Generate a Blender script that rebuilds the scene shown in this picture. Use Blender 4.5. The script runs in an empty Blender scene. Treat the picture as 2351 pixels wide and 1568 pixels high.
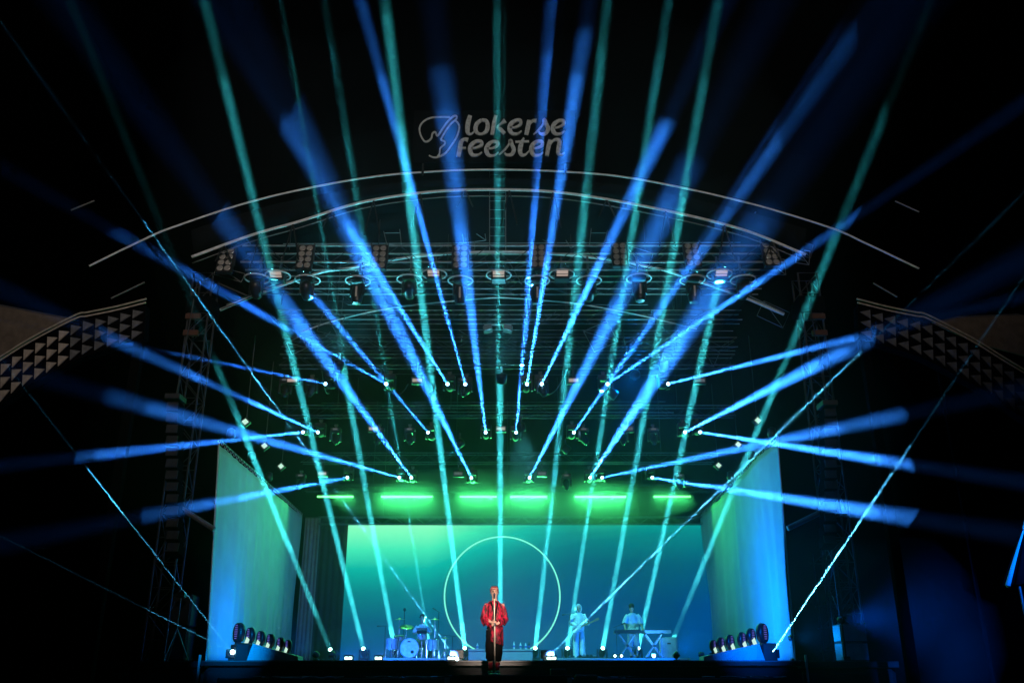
import bpy, bmesh, math, random
from mathutils import Vector, Matrix, Quaternion, noise as mnoise

random.seed(11)
ORD = ['first', 'second', 'third', 'fourth', 'fifth', 'sixth', 'seventh', 'eighth', 'ninth', 'tenth', 'eleventh', 'twelfth', 'thirteenth', 'fourteenth', 'fifteenth']
sc = bpy.context.scene
C = sc.collection
R = math.radians

# ------------------------------------------------------------------ camera
FPX = 2058.0                       # focal length in pixels of a 2351 px wide frame
PITCH = R(20.6)
CAM = Vector((0.3, 0.0, 1.6))
cam = bpy.data.cameras.new('camera')
cam_o = bpy.data.objects.new('camera', cam)
C.objects.link(cam_o)
cam.sensor_width = 36.0
cam.lens = FPX / 2351.0 * 36.0
cam.clip_end = 600.0
cam_o.location = CAM
cam_o.rotation_euler = (R(90) + PITCH, 0, 0)
sc.camera = cam_o

# ------------------------------------------------------------------ world: night sky
world = bpy.data.worlds.new('World')
sc.world = world
world.use_nodes = True
wn = world.node_tree
bg = wn.nodes['Background']
sky = wn.nodes.new('ShaderNodeTexSky')
sky.sky_type = 'NISHITA'
sky.sun_disc = False
sky.sun_elevation = R(-8)
sky.sun_rotation = R(200)
wn.links.new(sky.outputs[0], bg.inputs[0])
bg.inputs[1].default_value = 0.05

# ------------------------------------------------------------------ exposure and sampling
sc.view_settings.view_transform = 'Standard'
sc.view_settings.look = 'None'
sc.view_settings.exposure = 0.0
sc.view_settings.gamma = 1.0
sc.cycles.use_denoising = True
sc.cycles.max_bounces = 2
sc.cycles.volume_bounces = 0
sc.cycles.transparent_max_bounces = 8
sc.cycles.sample_clamp_indirect = 2.0
sc.cycles.sample_clamp_direct = 0.0

FLOOR = 2.0                        # stage deck height


def at(x, y, Y):
    """pixel of the 2351 x 1568 view -> point of the place at depth Y"""
    u = (x - 1175.5) / FPX
    v = -(y - 784.0) / FPX
    d = Vector((u, math.cos(PITCH) - v * math.sin(PITCH), math.sin(PITCH) + v * math.cos(PITCH)))
    return CAM + d * ((Y - CAM.y) / d.y)


# ------------------------------------------------------------------ materials
MATS = {}


def mat(name, col, rough=0.6, metal=0.0, vary=0.15, scale=6.0, bump=0.0, spec=0.5, sheen=0.0):
    if name in MATS:
        return MATS[name]
    m = bpy.data.materials.new(name)
    m.use_nodes = True
    nt = m.node_tree
    b = nt.nodes['Principled BSDF']
    b.inputs['Roughness'].default_value = rough
    b.inputs['Metallic'].default_value = metal
    b.inputs['Specular IOR Level'].default_value = spec
    b.inputs['Sheen Weight'].default_value = sheen
    tc = nt.nodes.new('ShaderNodeTexCoord')
    nz = nt.nodes.new('ShaderNodeTexNoise')
    nz.inputs['Scale'].default_value = scale
    nz.inputs['Detail'].default_value = 4
    nt.links.new(tc.outputs['Object'], nz.inputs['Vector'])
    rp = nt.nodes.new('ShaderNodeValToRGB')
    rp.color_ramp.elements[0].position = 0.3
    rp.color_ramp.elements[1].position = 0.7
    rp.color_ramp.elements[0].color = [max(0, c * (1 - vary)) for c in col] + [1]
    rp.color_ramp.elements[1].color = [min(1, c * (1 + vary)) for c in col] + [1]
    nt.links.new(nz.outputs['Fac'], rp.inputs['Fac'])
    nt.links.new(rp.outputs['Color'], b.inputs['Base Color'])
    if bump:
        bp = nt.nodes.new('ShaderNodeBump')
        bp.inputs['Strength'].default_value = bump
        bp.inputs['Distance'].default_value = 0.02
        nt.links.new(nz.outputs['Fac'], bp.inputs['Height'])
        nt.links.new(bp.outputs['Normal'], b.inputs['Normal'])
    MATS[name] = m
    return m


def emis(name, col, strength):
    if name in MATS:
        return MATS[name]
    m = bpy.data.materials.new(name)
    m.use_nodes = True
    nt = m.node_tree
    b = nt.nodes['Principled BSDF']
    b.inputs['Base Color'].default_value = (0.05, 0.05, 0.05, 1)
    b.inputs['Emission Color'].default_value = (*col, 1)
    b.inputs['Emission Strength'].default_value = strength
    m.cycles.emission_sampling = 'NONE'     # too small to be worth sampling as lamps: lit lenses have lamps of their own
    MATS[name] = m
    return m


M_BLACK = mat('black_paint', (0.012, 0.012, 0.013), 0.55)
M_CASE = mat('black_plastic', (0.02, 0.02, 0.022), 0.38)
M_SKIRT = mat('black_skirt_cloth', (0.012, 0.012, 0.014), 0.9, bump=0.3)
M_ALU = mat('truss_aluminium', (0.42, 0.42, 0.42), 0.42, 0.7)
M_ALUD = mat('weathered_aluminium', (0.16, 0.16, 0.165), 0.5, 0.6)
M_STEEL = mat('dark_steel', (0.06, 0.06, 0.065), 0.5, 0.5)
M_CHROME = mat('chrome', (0.7, 0.7, 0.72), 0.18, 1.0, 0.05)
M_ARCH = mat('pale_arch_tube', (0.72, 0.76, 0.78), 0.35, 0.0)
M_ROOF = mat('black_roof_sheet', (0.005, 0.006, 0.007), 0.9, spec=0.05)
M_DECK = mat('stage_deck_vinyl', (0.02, 0.02, 0.022), 0.35)
M_GROUND = mat('dark_asphalt', (0.04, 0.04, 0.04), 0.9, bump=0.4)
M_WCLOTH = mat('white_drape_cloth', (0.50, 0.52, 0.53), 0.85, 0, 0.06, 2.0)
M_WHITE = mat('white_cotton', (0.72, 0.74, 0.76), 0.85, 0, 0.08, 8)
M_GREYC = mat('grey_drape', (0.20, 0.20, 0.21), 0.9, 0, 0.15, 3)
M_DARKC = mat('dark_drape', (0.035, 0.04, 0.045), 0.9, 0, 0.15, 3)
M_PRINT = mat('white_printed_ink', (0.46, 0.52, 0.51), 0.9, 0, 0.25, 14)
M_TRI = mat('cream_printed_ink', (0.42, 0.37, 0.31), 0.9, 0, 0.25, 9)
M_TRI_DIM = mat('dimmed_triangle_ink', (0.13, 0.135, 0.14), 0.9, 0, 0.3, 9)  # darker ink copy stands in for weaker light on triangles
M_BANNER = mat('black_banner_cloth', (0.004, 0.004, 0.0045), 0.95, spec=0.0)
M_TAN = mat('tan_canvas', (0.13, 0.105, 0.08), 0.9, 0, 0.25, 5)
M_WOODB = mat('cream_plinth_paint', (0.62, 0.64, 0.68), 0.7, 0, 0.05, 4)
M_RISER = mat('riser_grey_paint', (0.40, 0.42, 0.45), 0.6, 0, 0.08, 3)
M_SKIN = mat('skin', (0.62, 0.36, 0.27), 0.55, 0, 0.06, 20)
M_HAIR = mat('dark_hair', (0.018, 0.012, 0.010), 0.5, 0, 0.3, 40)
M_HAIRR = mat('auburn_hair', (0.32, 0.05, 0.035), 0.45, 0, 0.5, 60)
M_RED = mat('crimson_satin', (0.58, 0.012, 0.055), 0.42, 0, 0.45, 7, 0.5, 0.5)
M_RED = bpy.data.materials.new('mottled_crimson_satin')
M_RED.use_nodes = True
_n = M_RED.node_tree
_b = _n.nodes['Principled BSDF']
_t = _n.nodes.new('ShaderNodeTexCoord')
_m = _n.nodes.new('ShaderNodeMapping')
_m.inputs['Scale'].default_value = (1.0, 1.0, 0.42)
_z = _n.nodes.new('ShaderNodeTexNoise')
_z.inputs['Scale'].default_value = 17.0
_z.inputs['Detail'].default_value = 3.0
_r = _n.nodes.new('ShaderNodeValToRGB')
_r.color_ramp.elements[0].position, _r.color_ramp.elements[0].color = 0.42, (0.035, 0.003, 0.006, 1)  # dark tone of the mottling also puts fold shade into the colour
_r.color_ramp.elements[1].position, _r.color_ramp.elements[1].color = 0.60, (0.46, 0.009, 0.042, 1)
_n.links.new(_t.outputs['Object'], _m.inputs[0])
_n.links.new(_m.outputs[0], _z.inputs['Vector'])
_n.links.new(_z.outputs['Fac'], _r.inputs[0])
_n.links.new(_r.outputs[0], _b.inputs['Base Color'])
_b.inputs['Roughness'].default_value = 0.6
_b.inputs['Specular IOR Level'].default_value = 0.25
M_REDS = mat('red_sock_knit', (0.55, 0.03, 0.05), 0.8)
M_BLKC = mat('black_velvet', (0.004, 0.004, 0.004), 0.85, 0, 0.3, 9, 0.4, 0.1)
M_LEATH = mat('black_leather', (0.012, 0.012, 0.013), 0.75, spec=0.15)
M_STRIPE = mat('pale_parasol_cloth', (0.55, 0.55, 0.55), 0.8)
M_BOTTLE = mat('clear_bottle_plastic', (0.55, 0.62, 0.68), 0.15)
M_DRUMHEAD = mat('coated_drum_head', (0.70, 0.74, 0.72), 0.6, 0, 0.18, 9)
M_SHELL = mat('pearl_drum_shell', (0.45, 0.47, 0.58), 0.25, 0, 0.12, 14)
M_CYM = mat('bronze_cymbal', (0.55, 0.42, 0.20), 0.28, 0.9, 0.15, 10)
M_LENSOFF = mat('dark_lens_glass', (0.03, 0.03, 0.035), 0.08)
M_REFL = mat('lamp_reflector', (0.75, 0.72, 0.66), 0.25, 0.6, 0.05)
M_GUITAR = mat('cream_guitar_lacquer', (0.55, 0.56, 0.55), 0.25)
M_WOODN = mat('maple_neck', (0.35, 0.22, 0.10), 0.4)
M_KEYS = mat('white_keys', (0.75, 0.75, 0.73), 0.35)
M_BLUEK = mat('pale_blue_keyboard', (0.30, 0.32, 0.50), 0.4)
M_LBL = mat('pale_cream_matte', (0.70, 0.64, 0.56), 0.8, 0, 0.1, 30)

M_LENSB = emis('blue_lens_glow', (0.30, 0.62, 1.0), 26.0)
M_LENSC = emis('cyan_lens_glow', (0.45, 1.0, 0.92), 14.0)
M_GREEN = emis('green_led_glow', (0.13, 1.0, 0.16), 4.5)
M_PLATE_GLOW = emis('pale_plate_added_glow', (1.0, 0.78, 0.66), 0.42)  # emission stands in for light on pale labels and strobe faces
M_PLATE_DIM = emis('dim_plate_added_glow', (0.8, 0.85, 0.95), 0.10)  # dimmer version of the same stand-in emission
M_DISPG = emis('mint_display_glow', (0.66, 1.0, 0.80), 0.9)
M_DISPV = emis('violet_ring_glow', (0.22, 0.20, 1.0), 0.6)
M_LASER = emis('laser_aperture_glow', (0.55, 0.95, 1.0), 30.0)
M_FLOORW = emis('floor_lamp_glow', (0.62, 1.0, 0.95), 7.0)
M_RING = emis('mint_ring_glow', (0.22, 1.0, 0.72), 1.15)


def dome_mat():
    m = bpy.data.materials.new('clear_rain_dome')
    m.use_nodes = True
    nt = m.node_tree
    nt.nodes.clear()
    out = nt.nodes.new('ShaderNodeOutputMaterial')
    mx = nt.nodes.new('ShaderNodeMixShader')
    tr = nt.nodes.new('ShaderNodeBsdfTransparent')
    gl = nt.nodes.new('ShaderNodeBsdfGlossy')
    gl.inputs['Roughness'].default_value = 0.12
    gl.inputs['Color'].default_value = (0.9, 0.95, 0.95, 1)
    mx.inputs[0].default_value = 0.10
    nt.links.new(tr.outputs[0], mx.inputs[1])
    nt.links.new(gl.outputs[0], mx.inputs[2])
    nt.links.new(mx.outputs[0], out.inputs['Surface'])
    return m


M_DOME = dome_mat()


# ------------------------------------------------------------------ mesh builder
class MB:
    def __init__(s):
        s.v, s.f = [], []

    def add(s, vs, fs):
        b = len(s.v)
        s.v += [tuple(p) for p in vs]
        s.f += [tuple(b + i for i in f) for f in fs]
        return s

    def box(s, c, d, rot=None):
        x, y, z = d[0] / 2, d[1] / 2, d[2] / 2
        ch = min(x, y, z) * 0.12
        vs = []
        # bevelled box: three quads per corner region collapsed to a chamfer ring
        for sx in (-1, 1):
            for sy in (-1, 1):
                for sz in (-1, 1):
                    vs.append(Vector((sx * x, sy * (y - ch), sz * (z - ch))))
                    vs.append(Vector((sx * (x - ch), sy * y, sz * (z - ch))))
                    vs.append(Vector((sx * (x - ch), sy * (y - ch), sz * z)))
        bm = bmesh.new()
        for p in vs:
            bm.verts.new(p)
        bmesh.ops.convex_hull(bm, input=bm.verts)
        bm.verts.ensure_lookup_table()
        bm.verts.index_update()
        c = Vector(c)
        pts = [c + (rot @ w.co if rot else w.co) for w in bm.verts]
        fs = [tuple(w.index for w in f.verts) for f in bm.faces]
        bm.free()
        return s.add(pts, fs)

    def loft(s, rings, closed=True, cap=True):
        n = len(rings[0])
        vs = [p for r in rings for p in r]
        fs = []
        for k in range(len(rings) - 1):
            for i in range(n if closed else n - 1):
                j = (i + 1) % n
                fs.append((k * n + i, k * n + j, (k + 1) * n + j, (k + 1) * n + i))
        if cap and closed:
            fs.append(tuple(reversed(range(n))))
            fs.append(tuple((len(rings) - 1) * n + i for i in range(n)))
        return s.add(vs, fs)

    def tube(s, pts, rad, n=8, cap=True, flat=None):
        """swept circle along points; rad is a number or list; flat squashes the second axis"""
        pts = [Vector(p) for p in pts]
        if not isinstance(rad, (list, tuple)):
            rad = [rad] * len(pts)
        rings = []
        up0 = None
        for i, p in enumerate(pts):
            a = pts[max(0, i - 1)]
            b = pts[min(len(pts) - 1, i + 1)]
            t = (b - a).normalized()
            if up0 is None:
                up0 = Vector((0, 0, 1)) if abs(t.z) < 0.9 else Vector((0, 1, 0))
            sx = t.cross(up0)
            if sx.length < 1e-4:
                sx = t.cross(Vector((1, 0, 0)))
            sx.normalize()
            up0 = sx.cross(t).normalized()
            r = rad[i]
            fl = flat if flat else 1.0
            rings.append([p + sx * math.cos(2 * math.pi * k / n) * r + up0 * math.sin(2 * math.pi * k / n) * r * fl
                          for k in range(n)])
        return s.loft(rings, True, cap)

    def rings(s, spec, n=16):
        """spec: (x, y, z, rx, ry) horizontal ellipses"""
        rr = [[Vector((x + rx * math.cos(2 * math.pi * k / n), y + ry * math.sin(2 * math.pi * k / n), z))
               for k in range(n)] for (x, y, z, rx, ry) in spec]
        return s.loft(rr)

    def lathe(s, prof, n=20, c=(0, 0, 0), rot=None):
        c = Vector(c)
        rr = []
        for (r, z) in prof:
            ring = []
            for k in range(n):
                p = Vector((r * math.cos(2 * math.pi * k / n), r * math.sin(2 * math.pi * k / n), z))
                ring.append(c + (rot @ p if rot else p))
            rr.append(ring)
        return s.loft(rr, True, True)

    def torus(s, R0, r, c=(0, 0, 0), rot=None, n=48, m=8):
        c = Vector(c)
        vs, fs = [], []
        for i in range(n):
            a = 2 * math.pi * i / n
            for j in range(m):
                b = 2 * math.pi * j / m
                p = Vector(((R0 + r * math.cos(b)) * math.cos(a), (R0 + r * math.cos(b)) * math.sin(a), r * math.sin(b)))
                vs.append(c + (rot @ p if rot else p))
        for i in range(n):
            for j in range(m):
                fs.append((i * m + j, ((i + 1) % n) * m + j, ((i + 1) % n) * m + (j + 1) % m, i * m + (j + 1) % m))
        return s.add(vs, fs)

    def mesh(s, name, material=None, smooth=False):
        me = bpy.data.meshes.new(name)
        me.from_pydata(s.v, [], s.f)
        bm = bmesh.new()
        bm.from_mesh(me)
        bmesh.ops.recalc_face_normals(bm, faces=bm.faces)
        bm.to_mesh(me)
        bm.free()
        if material:
            me.materials.append(material)
        if smooth:
            for p in me.polygons:
                p.use_smooth = True
        return me

    def build(s, name, material, parent=None, loc=(0, 0, 0), rot=None, smooth=False):
        return put(name, s.mesh(name, material, smooth), parent, loc, rot)


def put(name, me, parent=None, loc=(0, 0, 0), rot=None):
    o = bpy.data.objects.new(name, me)
    C.objects.link(o)
    o.location = loc
    if rot is not None:
        if isinstance(rot, Quaternion):
            o.rotation_mode = 'QUATERNION'
            o.rotation_quaternion = rot
        else:
            o.rotation_euler = rot
    if parent:
        o.parent = parent
    return o


def thing(name, label, cat, loc=(0, 0, 0), rotz=0.0, group=None):
    o = bpy.data.objects.new(name, None)
    C.objects.link(o)
    o.empty_display_size = 0.2
    o.location = loc
    o.rotation_euler = (0, 0, rotz)
    o['label'] = label
    o['category'] = cat
    if group:
        o['group'] = group
    return o


def tag(o, label, cat, group=None):
    o['label'] = label
    o['category'] = cat
    if group:
        o['group'] = group
    return o


def catmull(pts, n=8):
    pts = [Vector(p) for p in pts]
    P = [pts[0] * 2 - pts[1]] + pts + [pts[-1] * 2 - pts[-2]]
    out = []
    for i in range(1, len(P) - 2):
        for k in range(n):
            t = k / n
            a, b, c, d = P[i - 1], P[i], P[i + 1], P[i + 2]
            out.append(0.5 * ((2 * b) + (c - a) * t + (2 * a - 5 * b + 4 * c - d) * t * t + (3 * b - a - 3 * c + d) * t ** 3))
    out.append(pts[-1])
    return out


def aimq(d):
    return Vector(d).to_track_quat('-Z', 'Y')


def spot(parent, loc, d, deg, power, col, size=0.2):
    """wash lamp: a disc whose light is held to a cone by its reflector"""
    return beam(parent, loc, d, deg, power, col, size)


def beam(parent, loc, d, deg, energy, col, size):
    l = bpy.data.lights.new('lamp', 'AREA')
    l.shape = 'DISK'
    l.size = size
    l.spread = R(deg)
    l.energy = energy
    l.color = col
    return put('lamp', l, parent, loc, aimq(d))


# ------------------------------------------------------------------ setting
g = MB()
g.add([(-24, -20, 0), (24, -20, 0), (24, 48, 0), (-24, 48, 0)], [(0, 1, 2, 3)])
go = g.build('ground', M_GROUND)
go['kind'] = 'structure'

# stage
XL, XR = at(460, 1517, 22).x, at(1849, 1517, 22).x
st = thing('stage', 'wide black stage with dark skirt and low front edge under the arched roof', 'stage', (0, 22, 0))
MB().box(((XL + XR) / 2, 8.2, FLOOR - 0.06), (XR - XL, 16.4, 0.12)).build('deck', M_DECK, st)
MB().box(((XL + XR) / 2, 8.2, (FLOOR - 0.13) / 2), (XR - XL - 0.1, 16.2, FLOOR - 0.13)).build('skirt', M_SKIRT, st)
MB().box(((XL + XR) / 2, -0.02, FLOOR - 0.02), (XR - XL - 0.2, 0.03, 0.03)).build('edge_trim', M_ALUD, st)
for sx in (XL, XR):
    MB().box((sx, -0.06, FLOOR - 0.33), (0.045, 0.05, 0.9)).build('corner_post', M_WOODB, st)
    MB().box((sx - 0.12 * (1 if sx > 0 else -1), -0.09, FLOOR - 0.72), (0.35, 0.1, 0.07)).build('post_foot', M_WOODB, st)
# low cable ledge in front of the skirt
cl = thing('cable_ledge', 'low black ledge with loose cables running along the stage front', 'ledge', (0, 21.6, 0))
zl = at(800, 1556, 21.6).z
MB().box((0, 0, zl / 2), (XR - XL - 1.4, 0.4, zl)).build('ledge', M_SKIRT, cl)
for k in range(26):
    x = random.uniform(XL + 1.2, XR - 1.2)
    pts = [(x + i * 0.16, random.uniform(-0.16, 0.1), zl + 0.012 + random.uniform(0, 0.03)) for i in range(random.randint(3, 7))]
    MB().tube(catmull(pts, 3), 0.012, 5).build('cable', random.choice((M_CASE, M_ALUD, M_ALU)), cl)

# front platform for the singer
SY = 20.3
PZ = at(1130, 1549, SY).z
PL, PR = at(1022, 1550, 19.7).x, at(1312, 1550, 19.7).x
pf = thing('thrust_platform', 'small black platform jutting from the stage front under the singer', 'platform', (0, SY, 0))
MB().box(((PL + PR) / 2, 0.25, PZ - 0.05), (PR - PL, 1.9, 0.10)).build('top', M_DECK, pf)
MB().box(((PL + PR) / 2, 0.3, (PZ - 0.11) / 2), (PR - PL - 0.12, 1.7, PZ - 0.11)).build('skirt', M_SKIRT, pf)
for x in (PL + 0.05, PR - 0.05):
    MB().box((x, -0.74, PZ - 0.10), (0.10, 0.05, 0.10)).build('corner_plate', M_WOODB, pf)
MB().box(((PL + PR) / 2, -0.72, PZ - 0.012), (PR - PL - 0.4, 0.02, 0.016)).build('edge_trim', M_ALUD, pf)
# monitors / small stuff beside the platform
for k, (px, w) in enumerate(((1345, 0.5), (1280, 0.35))):
    p = at(px, 1540, 21.25)
    b = thing('floor_box', ('long low black stage box with pale corners beside the thrust platform',
                            'short low black stage box with pale corners behind the thrust platform')[k], 'box',
              (p.x, 21.25, zl if k == 0 else PZ))
    if k == 0:
        b.location.z = 0
        MB().box((0, 0, PZ / 2), (w, 0.3, PZ)).build('case', M_CASE, b)
        MB().box((0, 0, PZ + 0.005), (w * 0.9, 0.26, 0.03)).build('lid', M_ALUD, b)
    else:
        MB().box((0, -0.3, 0.06), (w, 0.25, 0.12)).build('case', M_CASE, b)
        MB().box((0, -0.3, 0.125), (w * 0.9, 0.22, 0.02)).build('lid', M_ALUD, b)

# side wing decks
for sgn in (-1, 1):
    xe = XR if sgn > 0 else XL
    wd = thing('wing_deck', 'dark side deck carrying the speaker stacks beyond the %s curtain' % ('blue' if sgn > 0 else 'teal'),
               'deck', (xe + sgn * 1.25, 24.4, 0))
    MB().box((0, 0, FLOOR - 0.08), (2.3, 3.6, 0.14)).build('deck', M_DECK, wd)
    MB().box((0, 0, (FLOOR - 0.16) / 2), (2.2, 3.5, FLOOR - 0.16)).build('skirt', M_SKIRT, wd)

# ------------------------------------------------------------------ curtains
FT_L, FB_L, BT_L = at(503, 1017, 24.5), at(473, 1515, 24.5), at(692, 1183, 36)
FT_R, FB_R, BT_R = at(1785, 1008, 24.5), at(1826, 1515, 24.5), at(1612, 1183, 36)


def curtain(name, label, ft, fb, bt, nfold, seed):
    t = thing(name, label, 'curtain', (fb.x, 24.5, FLOOR))
    org = Vector(t.location)
    NX, NZ = 150, 26
    vs, fs = [], []
    for i in range(NX + 1):
        u = i / NX
        top = ft.lerp(bt, u)
        bot = Vector((fb.x, fb.y, FLOOR + 0.03)).lerp(Vector((bt.x, bt.y, FLOOR + 0.03)), u)
        # scalloped top between the ties
        for k in range(NZ + 1):
            w = k / NZ
            p = bot.lerp(top, w)
            amp = 0.030 * (1.0 - 0.5 * w) * (0.35 + abs(mnoise.noise(Vector((u * 5 + seed * 3, 0.2, 0)))) * 2.2)
            f = amp * math.sin(u * nfold * 2 * math.pi + 1.3 * math.sin(u * 17 + seed) + 0.5 * w)
            f += 0.12 * mnoise.noise(Vector((u * 7 + seed, w * 1.6, 0)))
            sag = 0.03 * abs(math.sin(u * 18 * math.pi)) * (w ** 8)
            vs.append(Vector((p.x + f, p.y, p.z - sag)) - org)
    for i in range(NX):
        for k in range(NZ):
            a = i * (NZ + 1) + k
            fs.append((a, a + NZ + 1, a + NZ + 2, a + 1))
    m = MB()
    m.add(vs, fs)
    o = m.build('cloth', M_WCLOTH, t, smooth=True)
    sm = o.modifiers.new('thickness', 'SOLIDIFY')
    sm.thickness = 0.012
    d = (bt - ft)
    m = MB()
    m.tube([ft - org + Vector((0, 0, 0.09)), bt - org + Vector((0, 0, 0.09))], 0.03, 6)
    m.build('top_rail', M_STEEL, t)
    lm = MB().torus(0.035, 0.010, (0, 0, 0.05), Matrix.Rotation(R(90), 3, 'X'), 8, 4).mesh('tie_loop', M_WHITE)
    for k in range(37):
        put('tie_loop', lm, t, ft.lerp(bt, k / 36) - org)
    # front seam
    m = MB()
    m.tube([Vector((fb.x, fb.y, FLOOR + 0.03)) - org, ft - org], 0.02, 6)
    m.build('hem', M_WHITE, t)
    return t


curtain('side_curtain', 'tall pale side curtain lit teal fading to blue, drum kit side of stage', FT_L, FB_L, BT_L, 13, 1.0)
curtain('side_curtain', 'tall side curtain lit deep blue, keyboard side of the stage', FT_R, FB_R, BT_R, 10, 4.0)

# back drapes and the video screen
BW = 36.6
bl, br = at(690, 1183, BW), at(1650, 1183, BW)


def drape(name, label, x0, x1, z1, Y, m_, folds):
    t = thing(name, label, 'drape', ((x0 + x1) / 2, Y, FLOOR))
    NX = 60
    vs, fs = [], []
    for i in range(NX + 1):
        u = i / NX
        for k in range(9):
            w = k / 8
            vs.append((x0 + (x1 - x0) * u - (x0 + x1) / 2,
                       0.02 * math.sin(u * folds * 2 * math.pi) + 0.04 * mnoise.noise(Vector((u * 4, w * 2, x0))), 0.02 + w * (z1 - FLOOR)))
    for i in range(NX):
        for k in range(8):
            a = i * 9 + k
            fs.append((a, a + 9, a + 10, a + 1))
    m = MB()
    m.add(vs, fs)
    o = m.build('cloth', m_, t, smooth=True)
    o.modifiers.new('thickness', 'SOLIDIFY').thickness = 0.012
    m = MB()
    m.tube([(x0 - (x0 + x1) / 2, 0, z1 - FLOOR + 0.04), (x1 - (x0 + x1) / 2, 0, z1 - FLOOR + 0.04)], 0.025, 6)
    m.build('top_rail', M_STEEL, t)
    return t


zt = at(700, 1190, 36.3).z
drape('back_drape', 'narrow grey drape hanging in the back corner by the teal side curtain', at(692, 1300, 36.3).x,
      at(728, 1300, 36.3).x, zt, 36.3, M_GREYC, 4)
drape('back_drape', 'dark blue-black drape between the grey corner drape and the video screen', at(700, 1300, BW).x,
      at(803, 1300, BW).x, zt, BW, M_DARKC, 7)
scr = thing('video_screen', 'large glowing video screen with mint to blue gradient behind the band', 'screen',
            (0, 36.35, FLOOR))
s0, s1 = at(800, 1204, 36.35), at(1652, 1204, 36.35)
SW, SH = s1.x - s0.x, s0.z - FLOOR - 0.03
me = MB().box(((s0.x + s1.x) / 2, 0, 0.03 + SH / 2), (SW, 0.06, SH)).mesh('panel')
sm = bpy.data.materials.new('screen_gradient')
sm.use_nodes = True
nt = sm.node_tree
b = nt.nodes['Principled BSDF']
b.inputs['Base Color'].default_value = (0.02, 0.03, 0.03, 1)
b.inputs['Roughness'].default_value = 0.6
tc = nt.nodes.new('ShaderNodeTexCoord')
sp = nt.nodes.new('ShaderNodeSeparateXYZ')
nt.links.new(tc.outputs['Object'], sp.inputs[0])


def mr(src, a, b_, c, d):
    n = nt.nodes.new('ShaderNodeMapRange')
    n.inputs[1].default_value, n.inputs[2].default_value = a, b_
    n.inputs[3].default_value, n.inputs[4].default_value = c, d
    nt.links.new(src, n.inputs[0])
    return n.outputs[0]


def mth(op, a, b_):
    n = nt.nodes.new('ShaderNodeMath')
    n.operation = op
    for i, q in enumerate((a, b_)):
        if isinstance(q, (int, float)):
            n.inputs[i].default_value = q
        else:
            nt.links.new(q, n.inputs[i])
    return n.outputs[0]


gz = mr(sp.outputs['Z'], 0.0, SH, 0.0, 1.0)
gx = mr(sp.outputs['X'], s0.x, s1.x, 0.0, 1.0)
edge = mr(gx, 0.22, 0.60, 0.0, 0.42)                    # the bright field thins out towards the ring
val = mth('SUBTRACT', gz, edge)
rp = nt.nodes.new('ShaderNodeValToRGB')
cr = rp.color_ramp
cr.elements[0].position, cr.elements[0].color = 0.0, (0.0, 0.05, 0.17, 1)
cr.elements[1].position, cr.elements[1].color = 1.0, (0.24, 0.98, 0.50, 1)
for pos, col in ((0.30, (0.0, 0.09, 0.16, 1)), (0.52, (0.0, 0.20, 0.21, 1)), (0.68, (0.0, 0.42, 0.33, 1)), (0.82, (0.05, 0.76, 0.43, 1))):
    e = cr.elements.new(pos)
    e.color = col
nt.links.new(val, rp.inputs[0])
nt.links.new(rp.outputs[0], b.inputs['Emission Color'])
b.inputs['Emission Strength'].default_value = 1.15
me.materials.append(sm)
put('panel', me, scr)
MB().box(((s0.x + s1.x) / 2, 0.02, SH + 0.07), (SW + 0.1, 0.1, 0.06)).build('frame', M_BLACK, scr)
rc = at(1153, 1366, 36.15)
rr_ = (at(1285, 1366, 36.15).x - at(1020, 1366, 36.15).x) / 2
ring = MB().torus(rr_, 0.028, (0, 0, 0), Matrix.Rotation(R(90), 3, 'X'), 96, 8).build('circle_of_light', M_RING, None, rc, smooth=True)  # glowing tube added for the circle of light on the screen
tag(ring, 'big thin glowing mint circle standing before the video screen behind the singer', 'circle of light')


# ------------------------------------------------------------------ trusses
def truss(name, label, x0, x1, Y, z, w=0.35, h=0.35, step=0.5, mat_=None, r=0.024, drops=4, ztop=13.2, group=None):
    m_ = mat_ or M_ALUD
    cx = (x0 + x1) / 2
    t = thing(name, label, 'truss', (cx, Y, z), 0, group)
    L = x1 - x0
    for sy in (-1, 1):
        for sz in (-1, 1):
            MB().tube([(-L / 2, sy * w / 2, sz * h / 2), (L / 2, sy * w / 2, sz * h / 2)], r, 6).build('chord', m_, t)
    m = MB()
    n = max(1, int(L / step))
    for i in range(n):
        a, b_ = -L / 2 + L * i / n, -L / 2 + L * (i + 1) / n
        k = 1 if i % 2 else -1
        for sy in (-1, 1):
            m.tube([(a, sy * w / 2, k * h / 2), (b_, sy * w / 2, -k * h / 2)], r * 0.45, 4, False)
        m.tube([(a, -w / 2, -h / 2), (b_, w / 2, -h / 2)] if i % 2 else [(a, w / 2, -h / 2), (b_, -w / 2, -h / 2)], r * 0.45, 4, False)
    m.build('bracing', M_STEEL if m_ is not M_ALUD or 'beam' in label else m_, t)
    for i in range(drops):
        x = -L / 2 + L * (i + 0.5) / drops
        MB().tube([(x, 0, h / 2), (x, 0, ztop - z)], 0.012, 5).build('hanging_chain', M_STEEL, t)
    return t


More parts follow.
